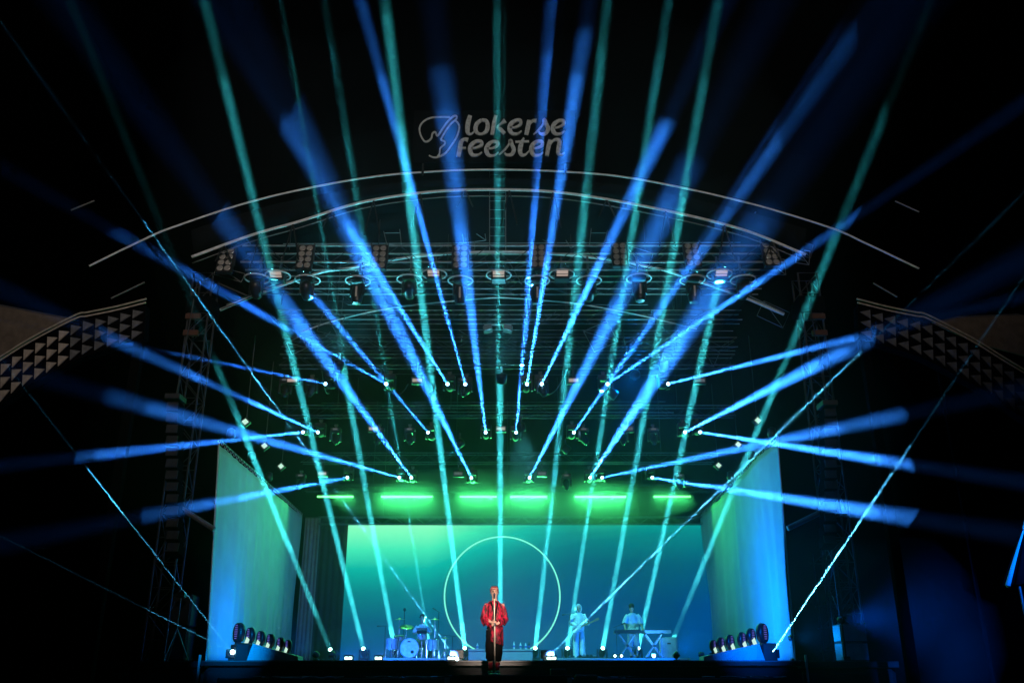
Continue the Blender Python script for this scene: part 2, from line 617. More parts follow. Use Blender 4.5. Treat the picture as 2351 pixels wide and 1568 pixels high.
ROWY = {1: 26.0, 2: 29.5, 3: 33.0}
ROWPY = {1: 881, 2: 992, 3: 1096}
ROWZ = {k: at(1175, ROWPY[k], ROWY[k]).z for k in ROWY}
T0Y = 22.6
T0Z = at(1175, 592, T0Y).z
truss('lighting_truss', 'front roof truss carrying domed lamps and round blinder clusters', at(560, 592, T0Y).x, at(1790, 592, T0Y).x,
      T0Y, T0Z, 0.5, 0.5, 0.6, M_ALU, 0.026, 6, T0Z + 1.2)
truss('lighting_truss', 'bare roof truss just behind the domed lamps', at(600, 650, 24.0).x, at(1740, 650, 24).x,
      23.9, at(1175, 655, 23.9).z, 0.4, 0.4, 0.5, M_ALU, 0.02, 4, 14)
truss('lighting_truss', 'bare roof truss with thin rails above the pair of hung cameras', at(640, 730, 24.8).x, at(1700, 730, 24.8).x,
      24.8, at(1175, 728, 24.8).z, 0.35, 0.3, 0.5, M_ALU, 0.018, 4, 13.5)
truss('lighting_truss', 'bare roof truss with thin rails below the pair of hung cameras', at(650, 790, 25.4).x, at(1690, 790, 25.4).x,
      25.4, at(1175, 790, 25.4).z, 0.35, 0.3, 0.5, M_ALUD, 0.018, 4, 13)
names = {1: 'upper truss', 2: 'middle truss', 3: 'lowest truss above the green bars'}
for k in (1, 2, 3):
    truss('lighting_truss', {1: 'black truss holding the upper row of blue beam lamps',
                             2: 'black truss holding the middle row of blue beam lamps',
                             3: 'black truss holding the lowest row of blue beam lamps'}[k],
          at(640 if k < 3 else 690, ROWPY[k], ROWY[k]).x, at(1690 if k < 3 else 1640, ROWPY[k], ROWY[k]).x,
          ROWY[k], ROWZ[k] + 0.72, 0.35, 0.35, 0.5, M_ALUD, 0.022, 4, 12.5)
LBY = 34.4
LBZ = at(1175, 1139, LBY).z
truss('lighting_truss', 'thin black truss from which the green light bars hang', at(700, 1139, LBY).x, at(1630, 1139, LBY).x,
      LBY, LBZ + 0.3, 0.25, 0.25, 0.5, M_STEEL, 0.018, 3, 12)
truss('back_truss', 'long flat lattice truss spanning the stage back just above the screen', at(732, 1195, 35.7).x, at(1614, 1195, 35.7).x,
      35.7, (at(1175, 1187, 35.7).z + at(1175, 1203, 35.7).z) / 2, 0.25, at(1175, 1187, 35.7).z - at(1175, 1203, 35.7).z, 0.42, M_ALUD, 0.02, 3, 12)

# extra thin roof rails (each rail is a tube that spans the grid)
for k, (py, Y) in enumerate(((560, 22.9), (618, 23.2), (700, 24.3), (756, 25.0), (770, 25.2), (820, 25.7), (838, 26.9), (858, 27.3), (925, 28.2), (945, 28.6), (1040, 31.5), (1060, 32.0))):
    o = MB().tube([at(650 + (37 * k * k) % 190, py, Y), at(1700 - (53 * k * k) % 230, py + (-3, 2, 0, 4)[k % 4], Y)], 0.012, 5).build('roof_rail', M_ALU if k % 3 == 0 else M_ALUD)
    tag(o, '%s thin level metal rail under the stage roof, counted downwards' % ORD[k], 'rail', 'thin rails under the roof')

# ------------------------------------------------------------------ stage roof with arches
rf = thing('stage_roof', 'wide arched stage roof with pale curved front tubes and dark sheet', 'roof', (0, 21.5, 0))
ro = Vector(rf.location)
outer_px = [(205, 611), (225, 601), (320, 555), (400, 521), (600, 457), (830, 410), (1000, 394), (1145, 390), (1300, 395), (1460, 411),
            (1700, 462), (1900, 521), (1990, 560), (2110, 617)]
inner_px = [(440, 590), (575, 541), (690, 508), (830, 465), (990, 441), (1145, 436), (1300, 444), (1500, 478), (1700, 526), (1850, 585)]
OUT = catmull([at(x, y, 21.3) - ro for x, y in outer_px], 10)
INN = catmull([at(x, y, 21.9) - ro for x, y in inner_px], 10)
MB().tube(OUT, 0.027, 8).build('outer_arch', M_ARCH, rf, smooth=True)
MB().tube(INN, 0.04, 8).build('inner_arch', M_ARCH, rf, smooth=True)
MB().tube([p + Vector((0, 0.1, -0.14)) for p in INN], 0.018, 6).build('inner_arch', M_ALUD, rf, smooth=True)
arch3 = [(505, 712), (582, 680), (728, 628), (800, 616), (950, 590), (1150, 578), (1350, 590), (1490, 613), (1555, 630), (1700, 680), (1800, 722)]
A3 = catmull([at(x, y, 23.5) - ro for x, y in arch3], 8)
MB().tube(A3, 0.04, 6).build('roof_rib', M_ARCH, rf, smooth=True)
arch4 = [(690, 763), (770, 736), (908, 706), (1103, 686), (1180, 685), (1320, 697), (1450, 720), (1600, 755)]
A4 = catmull([at(x, y, 24.6) - ro for x, y in arch4], 8)
MB().tube(A4, 0.022, 6).build('roof_rib', M_ARCH, rf, smooth=True)
# ladder arch
lad = [(640, 570), (700, 552), (860, 508), (935, 495), (1122, 493), (1310, 493), (1420, 510), (1600, 555), (1680, 580)]
L1 = catmull([at(x, y, 25.0) - ro for x, y in lad], 6)
MB().tube(L1, 0.014, 5).build('ladder_arch', M_ALU, rf)
L2 = [p + Vector((0, 0, -0.42)) for p in L1]
MB().tube(L2, 0.014, 5).build('ladder_arch', M_ALU, rf)
m = MB()
for i in range(0, len(L1) - 4, 4):
    m.tube([L1[i], L2[i]], 0.01, 4)
    m.tube([L1[i], L2[i + 4]], 0.007, 4)
m.build('ladder_rungs', M_ALU, rf)
# two crossed ladder frames and the centre ladder
for px0 in (870, 1405):
    m = MB()
    sg = 1 if px0 < 1100 else -1
    c0, c1 = at(px0, 488, 24.2) - ro, at(px0 + sg * 52, 565, 24.2) - ro
    c2, c3 = at(px0 + sg * 42, 478, 24.2) - ro, at(px0 + sg * 18, 560, 24.2) - ro
    for a, b_ in ((c0, c2), (c2, c1), (c1, c3), (c3, c0), (c0.lerp(c3, .33), c2.lerp(c1, .33)), (c0.lerp(c3, .66), c2.lerp(c1, .66))):
        m.tube([a, b_], 0.012, 4)
    m.build('cross_frame', M_ALU, rf)
m = MB()
for px in (1124, 1161):
    m.tube([at(px, 395, 22.2) - ro, at(px, 575, 22.4) - ro], 0.014, 5)
for k in range(9):
    y = 402 + k * 20
    m.tube([at(1124, y, 22.25) - ro, at(1161, y, 22.25) - ro], 0.009, 4)
m.build('centre_ladder', M_ALU, rf)
# fascia sheet between the arches
m = MB()
n = 60


def arch_pt(A, u):
    x = u * (len(A) - 1)
    i = min(int(x), len(A) - 2)
    return A[i].lerp(A[i + 1], x - i)


def arch_at_x(A, X):
    best = min(range(len(A) - 1), key=lambda i: 0 if (A[i].x - X) * (A[i + 1].x - X) <= 0 else min(abs(A[i].x - X), abs(A[i + 1].x - X)))
    a, b_ = A[best], A[best + 1]
    t = 0 if abs(b_.x - a.x) < 1e-6 else max(0, min(1, (X - a.x) / (b_.x - a.x)))
    return a.lerp(b_, t)


r1, r2 = [], []
for i in range(n + 1):
    X = INN[0].x + (INN[-1].x - INN[0].x) * i / n
    r1.append(arch_at_x(OUT, X) + Vector((0, 0.30, -0.08)))
    r2.append(arch_at_x(INN, X) + Vector((0, 0.16, 0.06)))
m.loft([r1, r2], False)
o = m.build('fascia', M_ROOF, rf, smooth=True)
o.modifiers.new('thickness', 'SOLIDIFY').thickness = 0.01
# roof skin rising from the outer arch towards the back
r3 = [Vector((p.x * 0.9, 15.2, 12.2 + (p.z - 9) * 0.35)) for p in r1]
r1b = [p + Vector((0, 0.05, 0.03)) for p in r1]
m = MB()
m.loft([r1b, r3], False)
o = m.build('roof_sheet', M_ROOF, rf, smooth=True)
o.modifiers.new('thickness', 'SOLIDIFY').thickness = 0.02
# dark web struts tied between the inner arch and the grid
m = MB()
for k in range(13):
    u = 0.06 + 0.88 * k / 12
    a = arch_pt(INN, u)
    for dx in (-0.22, 0.22):
        m.tube([a, Vector((a.x + dx, 0.5, a.z - 0.45 - 0.7 * abs(math.sin(k * 2.1))))], 0.022, 5)
m.build('web_struts', M_BLACK, rf)
# drooping cables and short lattice frames between the trusses
rc_ = random.Random(8)
for k in range(30):
    a = at(rc_.uniform(640, 1700), rc_.uniform(560, 860), rc_.uniform(22.8, 26.0)) - ro
    b_ = a + Vector((rc_.uniform(-1.6, 1.6), rc_.uniform(0.2, 1.6), rc_.uniform(-0.5, 0.3)))
    sag = rc_.uniform(0.15, 0.5)
    pts = [a.lerp(b_, q / 8) - Vector((0, 0, sag * 4 * (q / 8) * (1 - q / 8))) for q in range(9)]
    MB().tube(pts, rc_.uniform(0.008, 0.016), 5).build('cable', (M_ALUD, M_CASE, M_STEEL)[k % 3], rf)
for k in range(16):
    a = at(rc_.choice((rc_.uniform(470, 760), rc_.uniform(1560, 1850), rc_.uniform(760, 1560))), rc_.uniform(500, 830), rc_.uniform(23.2, 25.8)) - ro
    w_, h_ = rc_.uniform(0.3, 0.9), rc_.uniform(0.25, 0.7)
    tl_ = rc_.uniform(-0.5, 0.5)
    rt_ = Matrix.Rotation(tl_, 3, 'Y')
    q = [a + rt_ @ Vector(p) for p in ((0, 0, 0), (w_, 0, 0), (w_, 0, -h_), (0, 0, -h_))]
    m = MB()
    for x_, y_ in ((0, 1), (1, 2), (2, 3), (3, 0), (0, 2)):
        m.tube([q[x_], q[y_]], 0.012, 4)
    m.build('cross_frame', M_ALUD if k % 2 else M_ALU, rf)
# pale straps of the eave beyond the arch (short lit tube ends)
for pts, Y in ((((163, 483), (217, 461)), 20.6), (((2055, 462), (2110, 487)), 20.6), (((255, 685), (332, 648)), 21.0), (((2005, 650), (2060, 682)), 21.0),
               (((508, 710), (580, 681)), 23.0), (((540, 517), (575, 560)), 22.6), (((1735, 487), (1700, 540)), 22.6), (((1705, 672), (1800, 718)), 23.0),
               (((500, 650), (570, 680)), 22.9), (((520, 700), (660, 640)), 23.8)):
    MB().tube([at(x, y, Y) - ro for x, y in pts], 0.022, 6).build('eave_tube', M_ALUD, rf)

# ------------------------------------------------------------------ logo banner above the arch
lb = thing('logo_banner', 'black banner above the roof arch with pale lokerse feesten lettering and emblem', 'banner', at(1135, 375, 20.9))
LO = Vector(lb.location)
b0, b1 = at(945, 372, 20.9) - LO, at(1320, 252, 20.9) - LO
MB().box(((b0.x + b1.x) / 2, 0.06, (b0.z + b1.z) / 2), (b1.x - b0.x, 0.03, b1.z - b0.z)).build('cloth', M_BANNER, lb)
for x in (b0.x + 0.3, b1.x - 0.3):
    MB().tube([(x, 0.1, b0.z - 0.35), (x, 0.1, b1.z)], 0.03, 6).build('post', M_BLACK, lb)
# glyph strokes drawn on the 2351 x 917 enlargement of the sign: (x, y, pen width)
GL = {
    'emblem_wing': ([(600, 200, 20), (480, 198, 20), (340, 210, 20), (240, 260, 20), (190, 340, 22), (200, 430, 22), (245, 515, 22),
                     (290, 528, 22), (345, 485, 22), (362, 420, 22), (400, 400, 22), (430, 448, 24), (500, 350, 22), (565, 260, 22), (640, 190, 22), (685, 185, 20), (680, 225, 20),
                     (610, 290, 20), (550, 370, 20), (490, 470, 20), (478, 505, 20), (525, 525, 20), (525, 565, 20), (470, 615, 20), (455, 690, 20), (430, 725, 20)],),
    'emblem_edge': ([(665, 240, 20), (710, 290, 22), (722, 350, 22), (690, 460, 22), (620, 575, 22), (540, 680, 24), (450, 730, 22), (380, 742, 20), (315, 715, 16)],),
    'l': ([(870, 180, 50), (845, 260, 62), (832, 350, 62), (840, 415, 50), (880, 428, 26), (925, 395, 18)],),
    'o': ([(1020, 240, 40), (960, 290, 52), (940, 360, 56), (965, 415, 44), (1025, 428, 30), (1085, 390, 50), (1105, 320, 56), (1085, 255, 46), (1020, 240, 40)],),
    'k': ([(1215, 180, 40), (1190, 280, 52), (1165, 440, 52)], [(1340, 250, 62), (1285, 290, 26), (1235, 335, 22), (1275, 370, 50), (1330, 425, 46)]),
    'e1': ([(1400, 345, 26), (1480, 340, 26), (1545, 300, 36), (1540, 250, 42), (1480, 250, 40), (1415, 300, 56), (1400, 375, 60), (1440, 428, 44), (1510, 425, 26), (1560, 390, 14)],),
    'r': ([(1660, 240, 50), (1645, 330, 60), (1622, 438, 54)], [(1665, 300, 22), (1710, 250, 36), (1760, 252, 58)]),
    's1': ([(1720, 435, 14), (1790, 370, 26), (1850, 290, 26), (1862, 240, 52), (1890, 290, 50), (1915, 360, 54), (1880, 420, 46), (1815, 425, 30), (1790, 395, 22)],),
    'e2': ([(1990, 345, 26), (2060, 335, 26), (2125, 295, 38), (2120, 255, 44), (2060, 250, 40), (1995, 300, 56), (1980, 375, 60), (2020, 428, 44), (2090, 420, 26), (2140, 385, 14)],),
    'f': ([(840, 510, 58), (790, 500, 36), (745, 540, 56), (730, 630, 60), (708, 732, 54)], [(700, 618, 24), (812, 618, 24)]),
    'e3': ([(880, 620, 26), (950, 615, 26), (1020, 580, 40), (1015, 535, 44), (950, 530, 40), (885, 580, 56), (868, 650, 60), (900, 712, 46), (970, 712, 26), (1028, 675, 14)],),
    'e4': ([(1095, 620, 26), (1170, 615, 26), (1235, 580, 40), (1232, 535, 44), (1165, 530, 40), (1105, 580, 56), (1085, 650, 60), (1120, 712, 46), (1190, 712, 26), (1250, 670, 14)],),
    's2': ([(1255, 705, 16), (1330, 640, 26), (1390, 565, 26), (1408, 520, 56), (1430, 570, 50), (1455, 640, 54), (1425, 700, 46), (1360, 708, 32), (1330, 680, 22)],),
    't': ([(1590, 480, 20), (1555, 560, 56), (1538, 650, 60), (1560, 708, 46), (1610, 705, 26), (1665, 650, 14)], [(1475, 535, 28), (1660, 528, 28)]),
    'e5': ([(1700, 620, 26), (1770, 615, 26), (1835, 580, 40), (1832, 535, 44), (1765, 530, 40), (1705, 580, 56), (1690, 650, 60), (1725, 712, 46), (1795, 712, 26), (1850, 675, 14)],),
    'n': ([(1945, 510, 50), (1920, 600, 58), (1898, 722, 50)], [(1935, 575, 26), (2000, 510, 30), (2065, 520, 50), (2060, 600, 60), (2050, 680, 54), (2090, 712, 26), (2135, 680, 16)]),
}


def sign_pt(x, y):
    F = (950 + x * 410 / 2351.0, 240 + y * 160 / 917.0)
    return at(F[0] / 1.0204, F[1] / 1.0204, 20.9) - LO


unit = (sign_pt(100, 0) - sign_pt(0, 0)).x / 100
gi = 0
for key, strokes in GL.items():
    m = MB()
    for stt in strokes:
        P3 = catmull([Vector((x, y, w)) for x, y, w in stt], 6)
        yo = -0.004 * (gi % 7) - 0.005
        gi += 1
        Lf, Rt = [], []
        for i, q in enumerate(P3):
            a, b_ = P3[max(0, i - 1)], P3[min(len(P3) - 1, i + 1)]
            t = Vector((b_.x - a.x, b_.y - a.y, 0))
            if t.length < 1e-5:
                t = Vector((1, 0, 0))
            t.normalize()
            nrm = Vector((-t.y, t.x, 0)) * (q.z * 0.5)
            for arr, sg in ((Lf, 1), (Rt, -1)):
                w3 = sign_pt(q.x + sg * nrm.x, q.y + sg * nrm.y)
                arr.append(Vector((w3.x, yo, w3.z)))
        back = [Vector((p.x, 0.02, p.z)) for p in Lf], [Vector((p.x, 0.02, p.z)) for p in Rt]
        rings_ = [[Lf[i], Rt[i], back[1][i], back[0][i]] for i in range(len(Lf))]
        m.loft(rings_, True, True)
    m.build('emblem' if key.startswith('emblem') else 'letter', M_PRINT, lb)

# ------------------------------------------------------------------ patterned side arches


def side_arch(sgn, label):
    Y = 20.0
    t = thing('patterned_arch', label, 'arch')

    def mx(x):
        return x if sgn < 0 else 2303 - x      # the right wing mirrors the left one
    top = [(-160, 930), (-60, 868), (0, 832), (68, 790), (169, 738), (199, 731), (263, 718), (334, 700)]
    bot = [(-160, 1040), (-60, 968), (0, 928), (45, 895), (94, 868), (142, 842), (195, 817), (270, 794), (330, 774)]
    t.location = at(mx(100), 900, Y)
    t.location.z = 0
    og = Vector(t.location)
    T = catmull([at(mx(x), y, Y) for x, y in top], 6)
    B = catmull([at(mx(x), y, Y) for x, y in bot], 6)
    m = MB()
    n = 40

    def on(A, u):
        ln = [0.0]
        for a_, b2 in zip(A[:-1], A[1:]):
            ln.append(ln[-1] + (b2 - a_).length)
        q = max(0.0, min(1.0, u)) * ln[-1]
        for i_ in range(len(A) - 1):
            if q <= ln[i_ + 1] + 1e-9:
                return A[i_].lerp(A[i_ + 1], (q - ln[i_]) / max(1e-9, ln[i_ + 1] - ln[i_]))
        return A[-1]
    # four corner strips make a shallow box-shaped band
    rr = []
    for i in range(n + 1):
        a, b_ = on(T, i / n) - og, on(B, i / n) - og
        rr.append([a + Vector((0, 0.02, 0)), b_ + Vector((0, 0.02, 0)), b_ + Vector((0, 0.3, 0)), a + Vector((0, 0.3, 0))])
    m.loft(rr, True, True)
    m.build('band', M_BANNER, t)
    for off in (0.06, 0.16):
        MB().tube([p - og + Vector((0, 0, off)) for p in T], 0.022, 6).build('rail', M_TRI, t, smooth=True)
    ncol = 18
    for c in range(ncol):
        u0, u1 = c / ncol, (c + 0.86) / ncol
        wt = ((on(T, u0) - on(B, u0)).length)
        for r_ in range(3):
            f0, f1 = 0.06 + r_ * 0.31, 0.06 + r_ * 0.31 + 0.26
            a = on(B, u0).lerp(on(T, u0), f0) - og
            b_ = on(B, u0).lerp(on(T, u0), f1) - og
            apex = on(B, u1).lerp(on(T, u1), (f0 + f1) / 2 - 0.02) - og
            m = MB()
            tri = [a, b_, apex]
            m.loft([[p + Vector((0, -0.012, 0)) for p in tri], [p + Vector((0, 0.015, 0)) for p in tri]], True, True)
            m.build('triangle', M_TRI if u0 < 0.62 and sgn < 0 else M_TRI_DIM, t)
    # legs down to the ground at both ends
    for u in (0.02, 0.97):
        p = on(B, u) - og
        MB().box((p.x, 0.16, p.z / 2 + 0.15), (0.22, 0.2, p.z + 0.2)).build('leg', M_BANNER, t)
    return t


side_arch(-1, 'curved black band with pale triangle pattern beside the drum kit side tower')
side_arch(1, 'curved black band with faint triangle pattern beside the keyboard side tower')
for sgn, pts, lab in ((-1, [(-120, 690), (-20, 697), (172, 734), (100, 760), (0, 822), (-120, 900)], 'dull tan canvas sheet above the bright triangle band'),
                      (1, [(2140, 742), (2200, 728), (2340, 722), (2400, 730), (2400, 830), (2250, 790)], 'dark tan canvas sheet above the faint triangle band')):
    Y = 20.7
    og = at(pts[0][0], 900, Y)
    m = MB()
    A = [at(x, y, Y) - og for x, y in pts]
    m.loft([A, [p + Vector((0, 0.04, 0)) for p in A]], True, True)
    t = thing('canvas_sheet', lab, 'canvas', og)
    m.build('sheet', M_TAN, t)
    MB().tube([A[0], A[1], A[2]], 0.025, 6).build('top_pole', M_ALUD, t)
    MB().tube([A[0] + Vector((0, .1, 0)), A[0] + Vector((0, 0.1, -og.z - A[0].z + 0.0))], 0.05, 6).build('pole', M_BANNER, t)

# ------------------------------------------------------------------ roof towers and speaker arrays
for sgn, px in ((-1, 440), (1, 1880)):
    p = at(px, 900, 23.9)
    t = thing('roof_tower', 'dark lattice roof tower rising beside the %s side curtain' % ('teal' if sgn < 0 else 'blue'), 'tower', (p.x, 23.9, 0))
    for sx in (-1, 1):
        for sy in (-1, 1):
            MB().tube([(sx * 0.28, sy * 0.28, 0), (sx * 0.28, sy * 0.28, 12.6)], 0.03, 6).build('chord', M_STEEL, t)
    m = MB()
    for k in range(20):
        z0, z1 = k * 0.63, (k + 1) * 0.63
        s_ = 1 if k % 2 else -1
        for sy in (-1, 1):
            m.tube([(s_ * -0.28, sy * 0.28, z0), (s_ * 0.28, sy * 0.28, z1)], 0.014, 4)
            m.tube([(sy * 0.28, s_ * -0.28, z0), (sy * 0.28, s_ * 0.28, z1)], 0.014, 4)
            m.tube([(-0.28, sy * 0.28, z1), (0.28, sy * 0.28, z1)], 0.014, 4)
    m.build('bracing', M_STEEL, t)
    MB().box((0, 0, 11.6), (0.75, 0.75, 0.5)).build('sleeve_block', M_BANNER, t)
    MB().box((0, 0, 0.12), (1.4, 1.4, 0.24)).build('base', M_STEEL, t)
    for zz in (10.7, 11.2):
        MB().box((sgn * 0.1, -0.36, zz), (0.42, 0.12, 0.16)).build('chain_hoist', mat('rust_orange_paint', (0.09, 0.035, 0.02), 0.7), t)
    # raking brace by the curtain
    a, b_ = (at(405, 1160, 23.6), at(492, 1215, 23.6)) if sgn < 0 else (at(1905, 1165, 23.6), at(1808, 1213, 23.6))
    og = Vector(t.location)
    MB().tube([a - og, b_ - og], 0.07, 8).build('raking_brace', M_ALU, t)

for sgn, px, y0, y1 in ((-1, 402, 925, 1275), (1, 1900, 940, 1255)):
    a, b_ = at(px, y0, 23.2), at(px + (-6 if sgn < 0 else 6), y1, 23.2)
    t = thing('line_array', 'tall hanging column of small speakers beside the %s curtain' % ('teal' if sgn < 0 else 'blue'), 'speakers', (a.x, 23.2, a.z))
    n = 13
    for k in range(n):
        q = a.lerp(b_, (k + 0.5) / n) - a
        hh = (a.z - b_.z) / n
        q.y = 0.12 * (k / n) ** 2 * 2
        rot = Matrix.Rotation(-0.02 * k, 3, 'X')
        cab = MB().box(q, (0.34, 0.4, hh * 0.93), rot).build('cabinet', M_BANNER, t)
        MB().box(q + rot @ Vector((0, -0.215, 0)), (0.30, 0.03, hh * 0.72), rot).build('grille', mat('matte_grille', (0.05, 0.05, 0.055), 0.8, spec=0.1), cab)
    MB().box((0, 0, 0.12), (0.4, 0.55, 0.14)).build('rigging_frame', M_STEEL, t)
    MB().tube([(0, 0, 0.1), (0, 0.4, 12.3 - a.z)], 0.02, 5).build('hanging_chain', M_STEEL, t)

# scaffold and speaker stacks on the wings
sx = at(1940, 1400, 24.0).x
t = thing('scaffold_tower', 'dark scaffold frame standing behind the speaker box on the keyboard side wing', 'scaffold', (sx + 0.1, 25.0, FLOOR))
zt_ = at(1940, 1265, 25.0).z - FLOOR
for dx in (-0.32, 0.32):
    for dy in (-0.4, 0.4):
        MB().tube([(dx, dy, 0), (dx, dy, zt_)], 0.03, 6).build('upright', M_STEEL, t)
for k in range(5):
    z = zt_ * (k + 0.5) / 5
    for dy in (-0.4, 0.4):
        MB().tube([(-0.4, dy, z), (0.4, dy, z)], 0.022, 6).build('crossbar', M_STEEL, t)
        MB().tube([(-0.32, dy - 0.03, z), (0.32, dy - 0.03, z + zt_ / 5)], 0.016, 5).build('brace', M_STEEL, t)
p0, p1 = at(1925, 1432, 23.0), at(1984, 1432, 23.0)
t = thing('speaker_stack', 'upright box speaker with pale blue lit front on the keyboard side wing deck', 'speaker', ((p0.x + p1.x) / 2, 23.2, FLOOR))
hh = p0.z - FLOOR
for k in range(2):
    cab = MB().box((0, 0, hh * (0.25 + 0.5 * k) + 0.005 * k), (p1.x - p0.x, 0.55, hh * 0.49)).build('cabinet', mat('grey_speaker_paint', (0.12, 0.12, 0.13), 0.6), t)
    MB().box((0, -0.285, hh * (0.25 + 0.5 * k)), (p1.x - p0.x - 0.06, 0.02, hh * 0.43)).build('grille', mat('grey_grille', (0.3, 0.3, 0.32), 0.6), cab)
p0, p1 = at(395, 1380, 24.0), at(440, 1380, 24.0)
t = thing('speaker_stack', 'dark speaker boxes stacked in shade on the drum side wing deck', 'speaker', ((p0.x + p1.x) / 2, 24.2, FLOOR))
for k in range(2):
    cab = MB().box((0, 0, 0.42 + 0.82 * k), (0.6, 0.6, 0.8)).build('cabinet', M_CASE, t)
    MB().box((0, -0.31, 0.42 + 0.82 * k), (0.52, 0.02, 0.7)).build('grille', M_STEEL, cab)

# ------------------------------------------------------------------ moving head prototypes (meshes shared by every copy)
ME = {}
m = MB()
m.box((0, 0, -0.08), (0.36, 0.28, 0.12))
ME['base'] = m.mesh('base', M_CASE)
m = MB()
for s_ in (-1, 1):
    m.box((s_ * 0.17, 0, -0.30), (0.05, 0.12, 0.34))
m.box((0, 0, -0.165), (0.36, 0.14, 0.05))
ME['yoke'] = m.mesh('yoke', M_CASE)
m = MB()
m.lathe([(0.05, 0.20), (0.10, 0.17), (0.125, 0.05), (0.125, -0.05), (0.105, -0.14), (0.085, -0.20), (0.09, -0.22), (0.07, -0.225)], 16)
ME['head'] = m.mesh('head', M_CASE, True)
m = MB()
m.lathe([(0.045, -0.222), (0.048, -0.24), (0.036, -0.262), (0.014, -0.272)], 14)
ME['lens_blue'] = m.mesh('lens', M_LENSB, True)
ME['lens_cyan'] = MB().lathe([(0.062, -0.222), (0.066, -0.24), (0.05, -0.265), (0.02, -0.275)], 14).mesh('lens', M_LENSC, True)
ME['lens_off'] = MB().lathe([(0.062, -0.222), (0.066, -0.24), (0.05, -0.268), (0.02, -0.280)], 14).mesh('lens', M_LENSOFF, True)
ME['clamp'] = MB().box((0, 0, 0.03), (0.07, 0.07, 0.10)).tube([(-0.06, 0, 0.09), (0.06, 0, 0.09)], 0.045, 8).mesh('clamp', M_ALUD)
ME['label_display'] = MB().box((0, -0.155, -0.08), (0.16, 0.02, 0.055)).mesh('label_display', M_PLATE_DIM)  # pale base label given a dim added glow


def moving_head(pivot, d, label, group, lens='lens_off', upright=False, scale=1.0, label_display=True):
    """pivot: centre of the tilting head"""
    d = Vector(d).normalized()
    fl = -1 if upright else 1
    t = thing('moving_head_light', label, 'stage light', Vector(pivot) + Vector((0, 0, 0.36 * scale * fl)), 0, group)
    t.scale = (scale, scale, scale * fl) if not upright else (scale, scale, scale)
    rz = math.atan2(d.y, d.x) + R(90)
    flip = (R(180), 0, 0) if upright else (0, 0, 0)
    b = put('base', ME['base'], t, (0, 0, 0), flip)
    if label_display:
        put('label_display', ME['label_display'], b)
    put('yoke', ME['yoke'], t, (0, 0, 0), (R(180) if upright else 0, 0, rz))
    if not upright:
        put('clamp', ME['clamp'], t)
    h = put('head', ME['head'], t, (0, 0, -0.36 * fl), aimq(d))
    put('lens', ME[lens], h)
    return t, h


# blue beams -------------------------------------------------------------
BLUE = (0.03, 0.245, 1.0)
# (row, start x, (end x, end y), end depth, full angle in degrees, power factor)
beams = [
    (1, 746, (290, 790), 20.0, 1.5, 0.45), (1, 886, (545, 690), 19.0, 2.0, 0.35), (1, 1027, (740, 425), 15.5, 2.2, 0.8),
    (1, 1068, (833, 20), 14.0, 1.7, 0.75), (1, 1210, (1350, 30), 12.2, 1.9, 1.1), (1, 1244, (1455, 440), 15.0, 1.9, 1.0),
    (1, 1396, (2080, 420), 16.0, 2.0, 1.0), (1, 1535, (2035, 758), 19.0, 2.3, 1.1),
    (2, 695, (425, 1022), 21.5, 1.6, 0.55), (2, 729, (415, 850), 20.5, 2.1, 0.8), (2, 982, (250, 120), 15.0, 2.2, 0.6),
    (2, 1115, (1040, 380), 15.0, 2.3, 0.8), (2, 1185, (1275, 0), 14.0, 2.2, 1.2), (2, 1318, (1770, 340), 15.0, 2.3, 0.7),
    (2, 1573, (1790, 882), 21.0, 2.3, 1.1), (2, 1608, (1930, 1042), 21.0, 1.9, 1.1),
    (3, 797, (640, 1126), 24.0, 1.3, 0.35), (3, 916, (680, 1030), 24.0, 1.7, 0.55), (3, 944, (630, 665), 17.0, 2.0, 0.9),
    (3, 1082, (800, 525), 16.5, 2.4, 1.2), (3, 1216, (1440, 660), 17.0, 2.0, 0.9), (3, 1355, (1545, 810), 19.0, 2.5, 1.3),
    (3, 1383, (1700, 1030), 23.0, 1.6, 0.6), (3, 1498, (1945, 1166), 20.5, 2.0, 1.2),
]
rowlab = {1: '%s blue beam lamp along the upper truss, counted from the drum kit side',
          2: '%s blue beam lamp along the middle truss, counted from the drum kit side',
          3: '%s blue beam lamp along the lowest truss, counted from the drum kit side'}
rown = {1: 0, 2: 0, 3: 0}
BLUE_W = 390.0
for row, sx_, e, Ye, deg, pw in beams:
    s_ = at(sx_, ROWPY[row], ROWY[row])
    e_ = at(e[0], e[1], Ye)
    d = (e_ - s_).normalized()
    piv = s_ - d * 0.26
    t, h = moving_head(piv, d, rowlab[row] % ORD[rown[row]], 'blue beam lamps on the ' + names[row].split(' above')[0], 'lens_blue', label_display=False)
    rown[row] += 1
    beam(t, Vector(piv) + d * 0.30 - t.location, d, deg * 0.82, BLUE_W * pw, BLUE, 0.07)

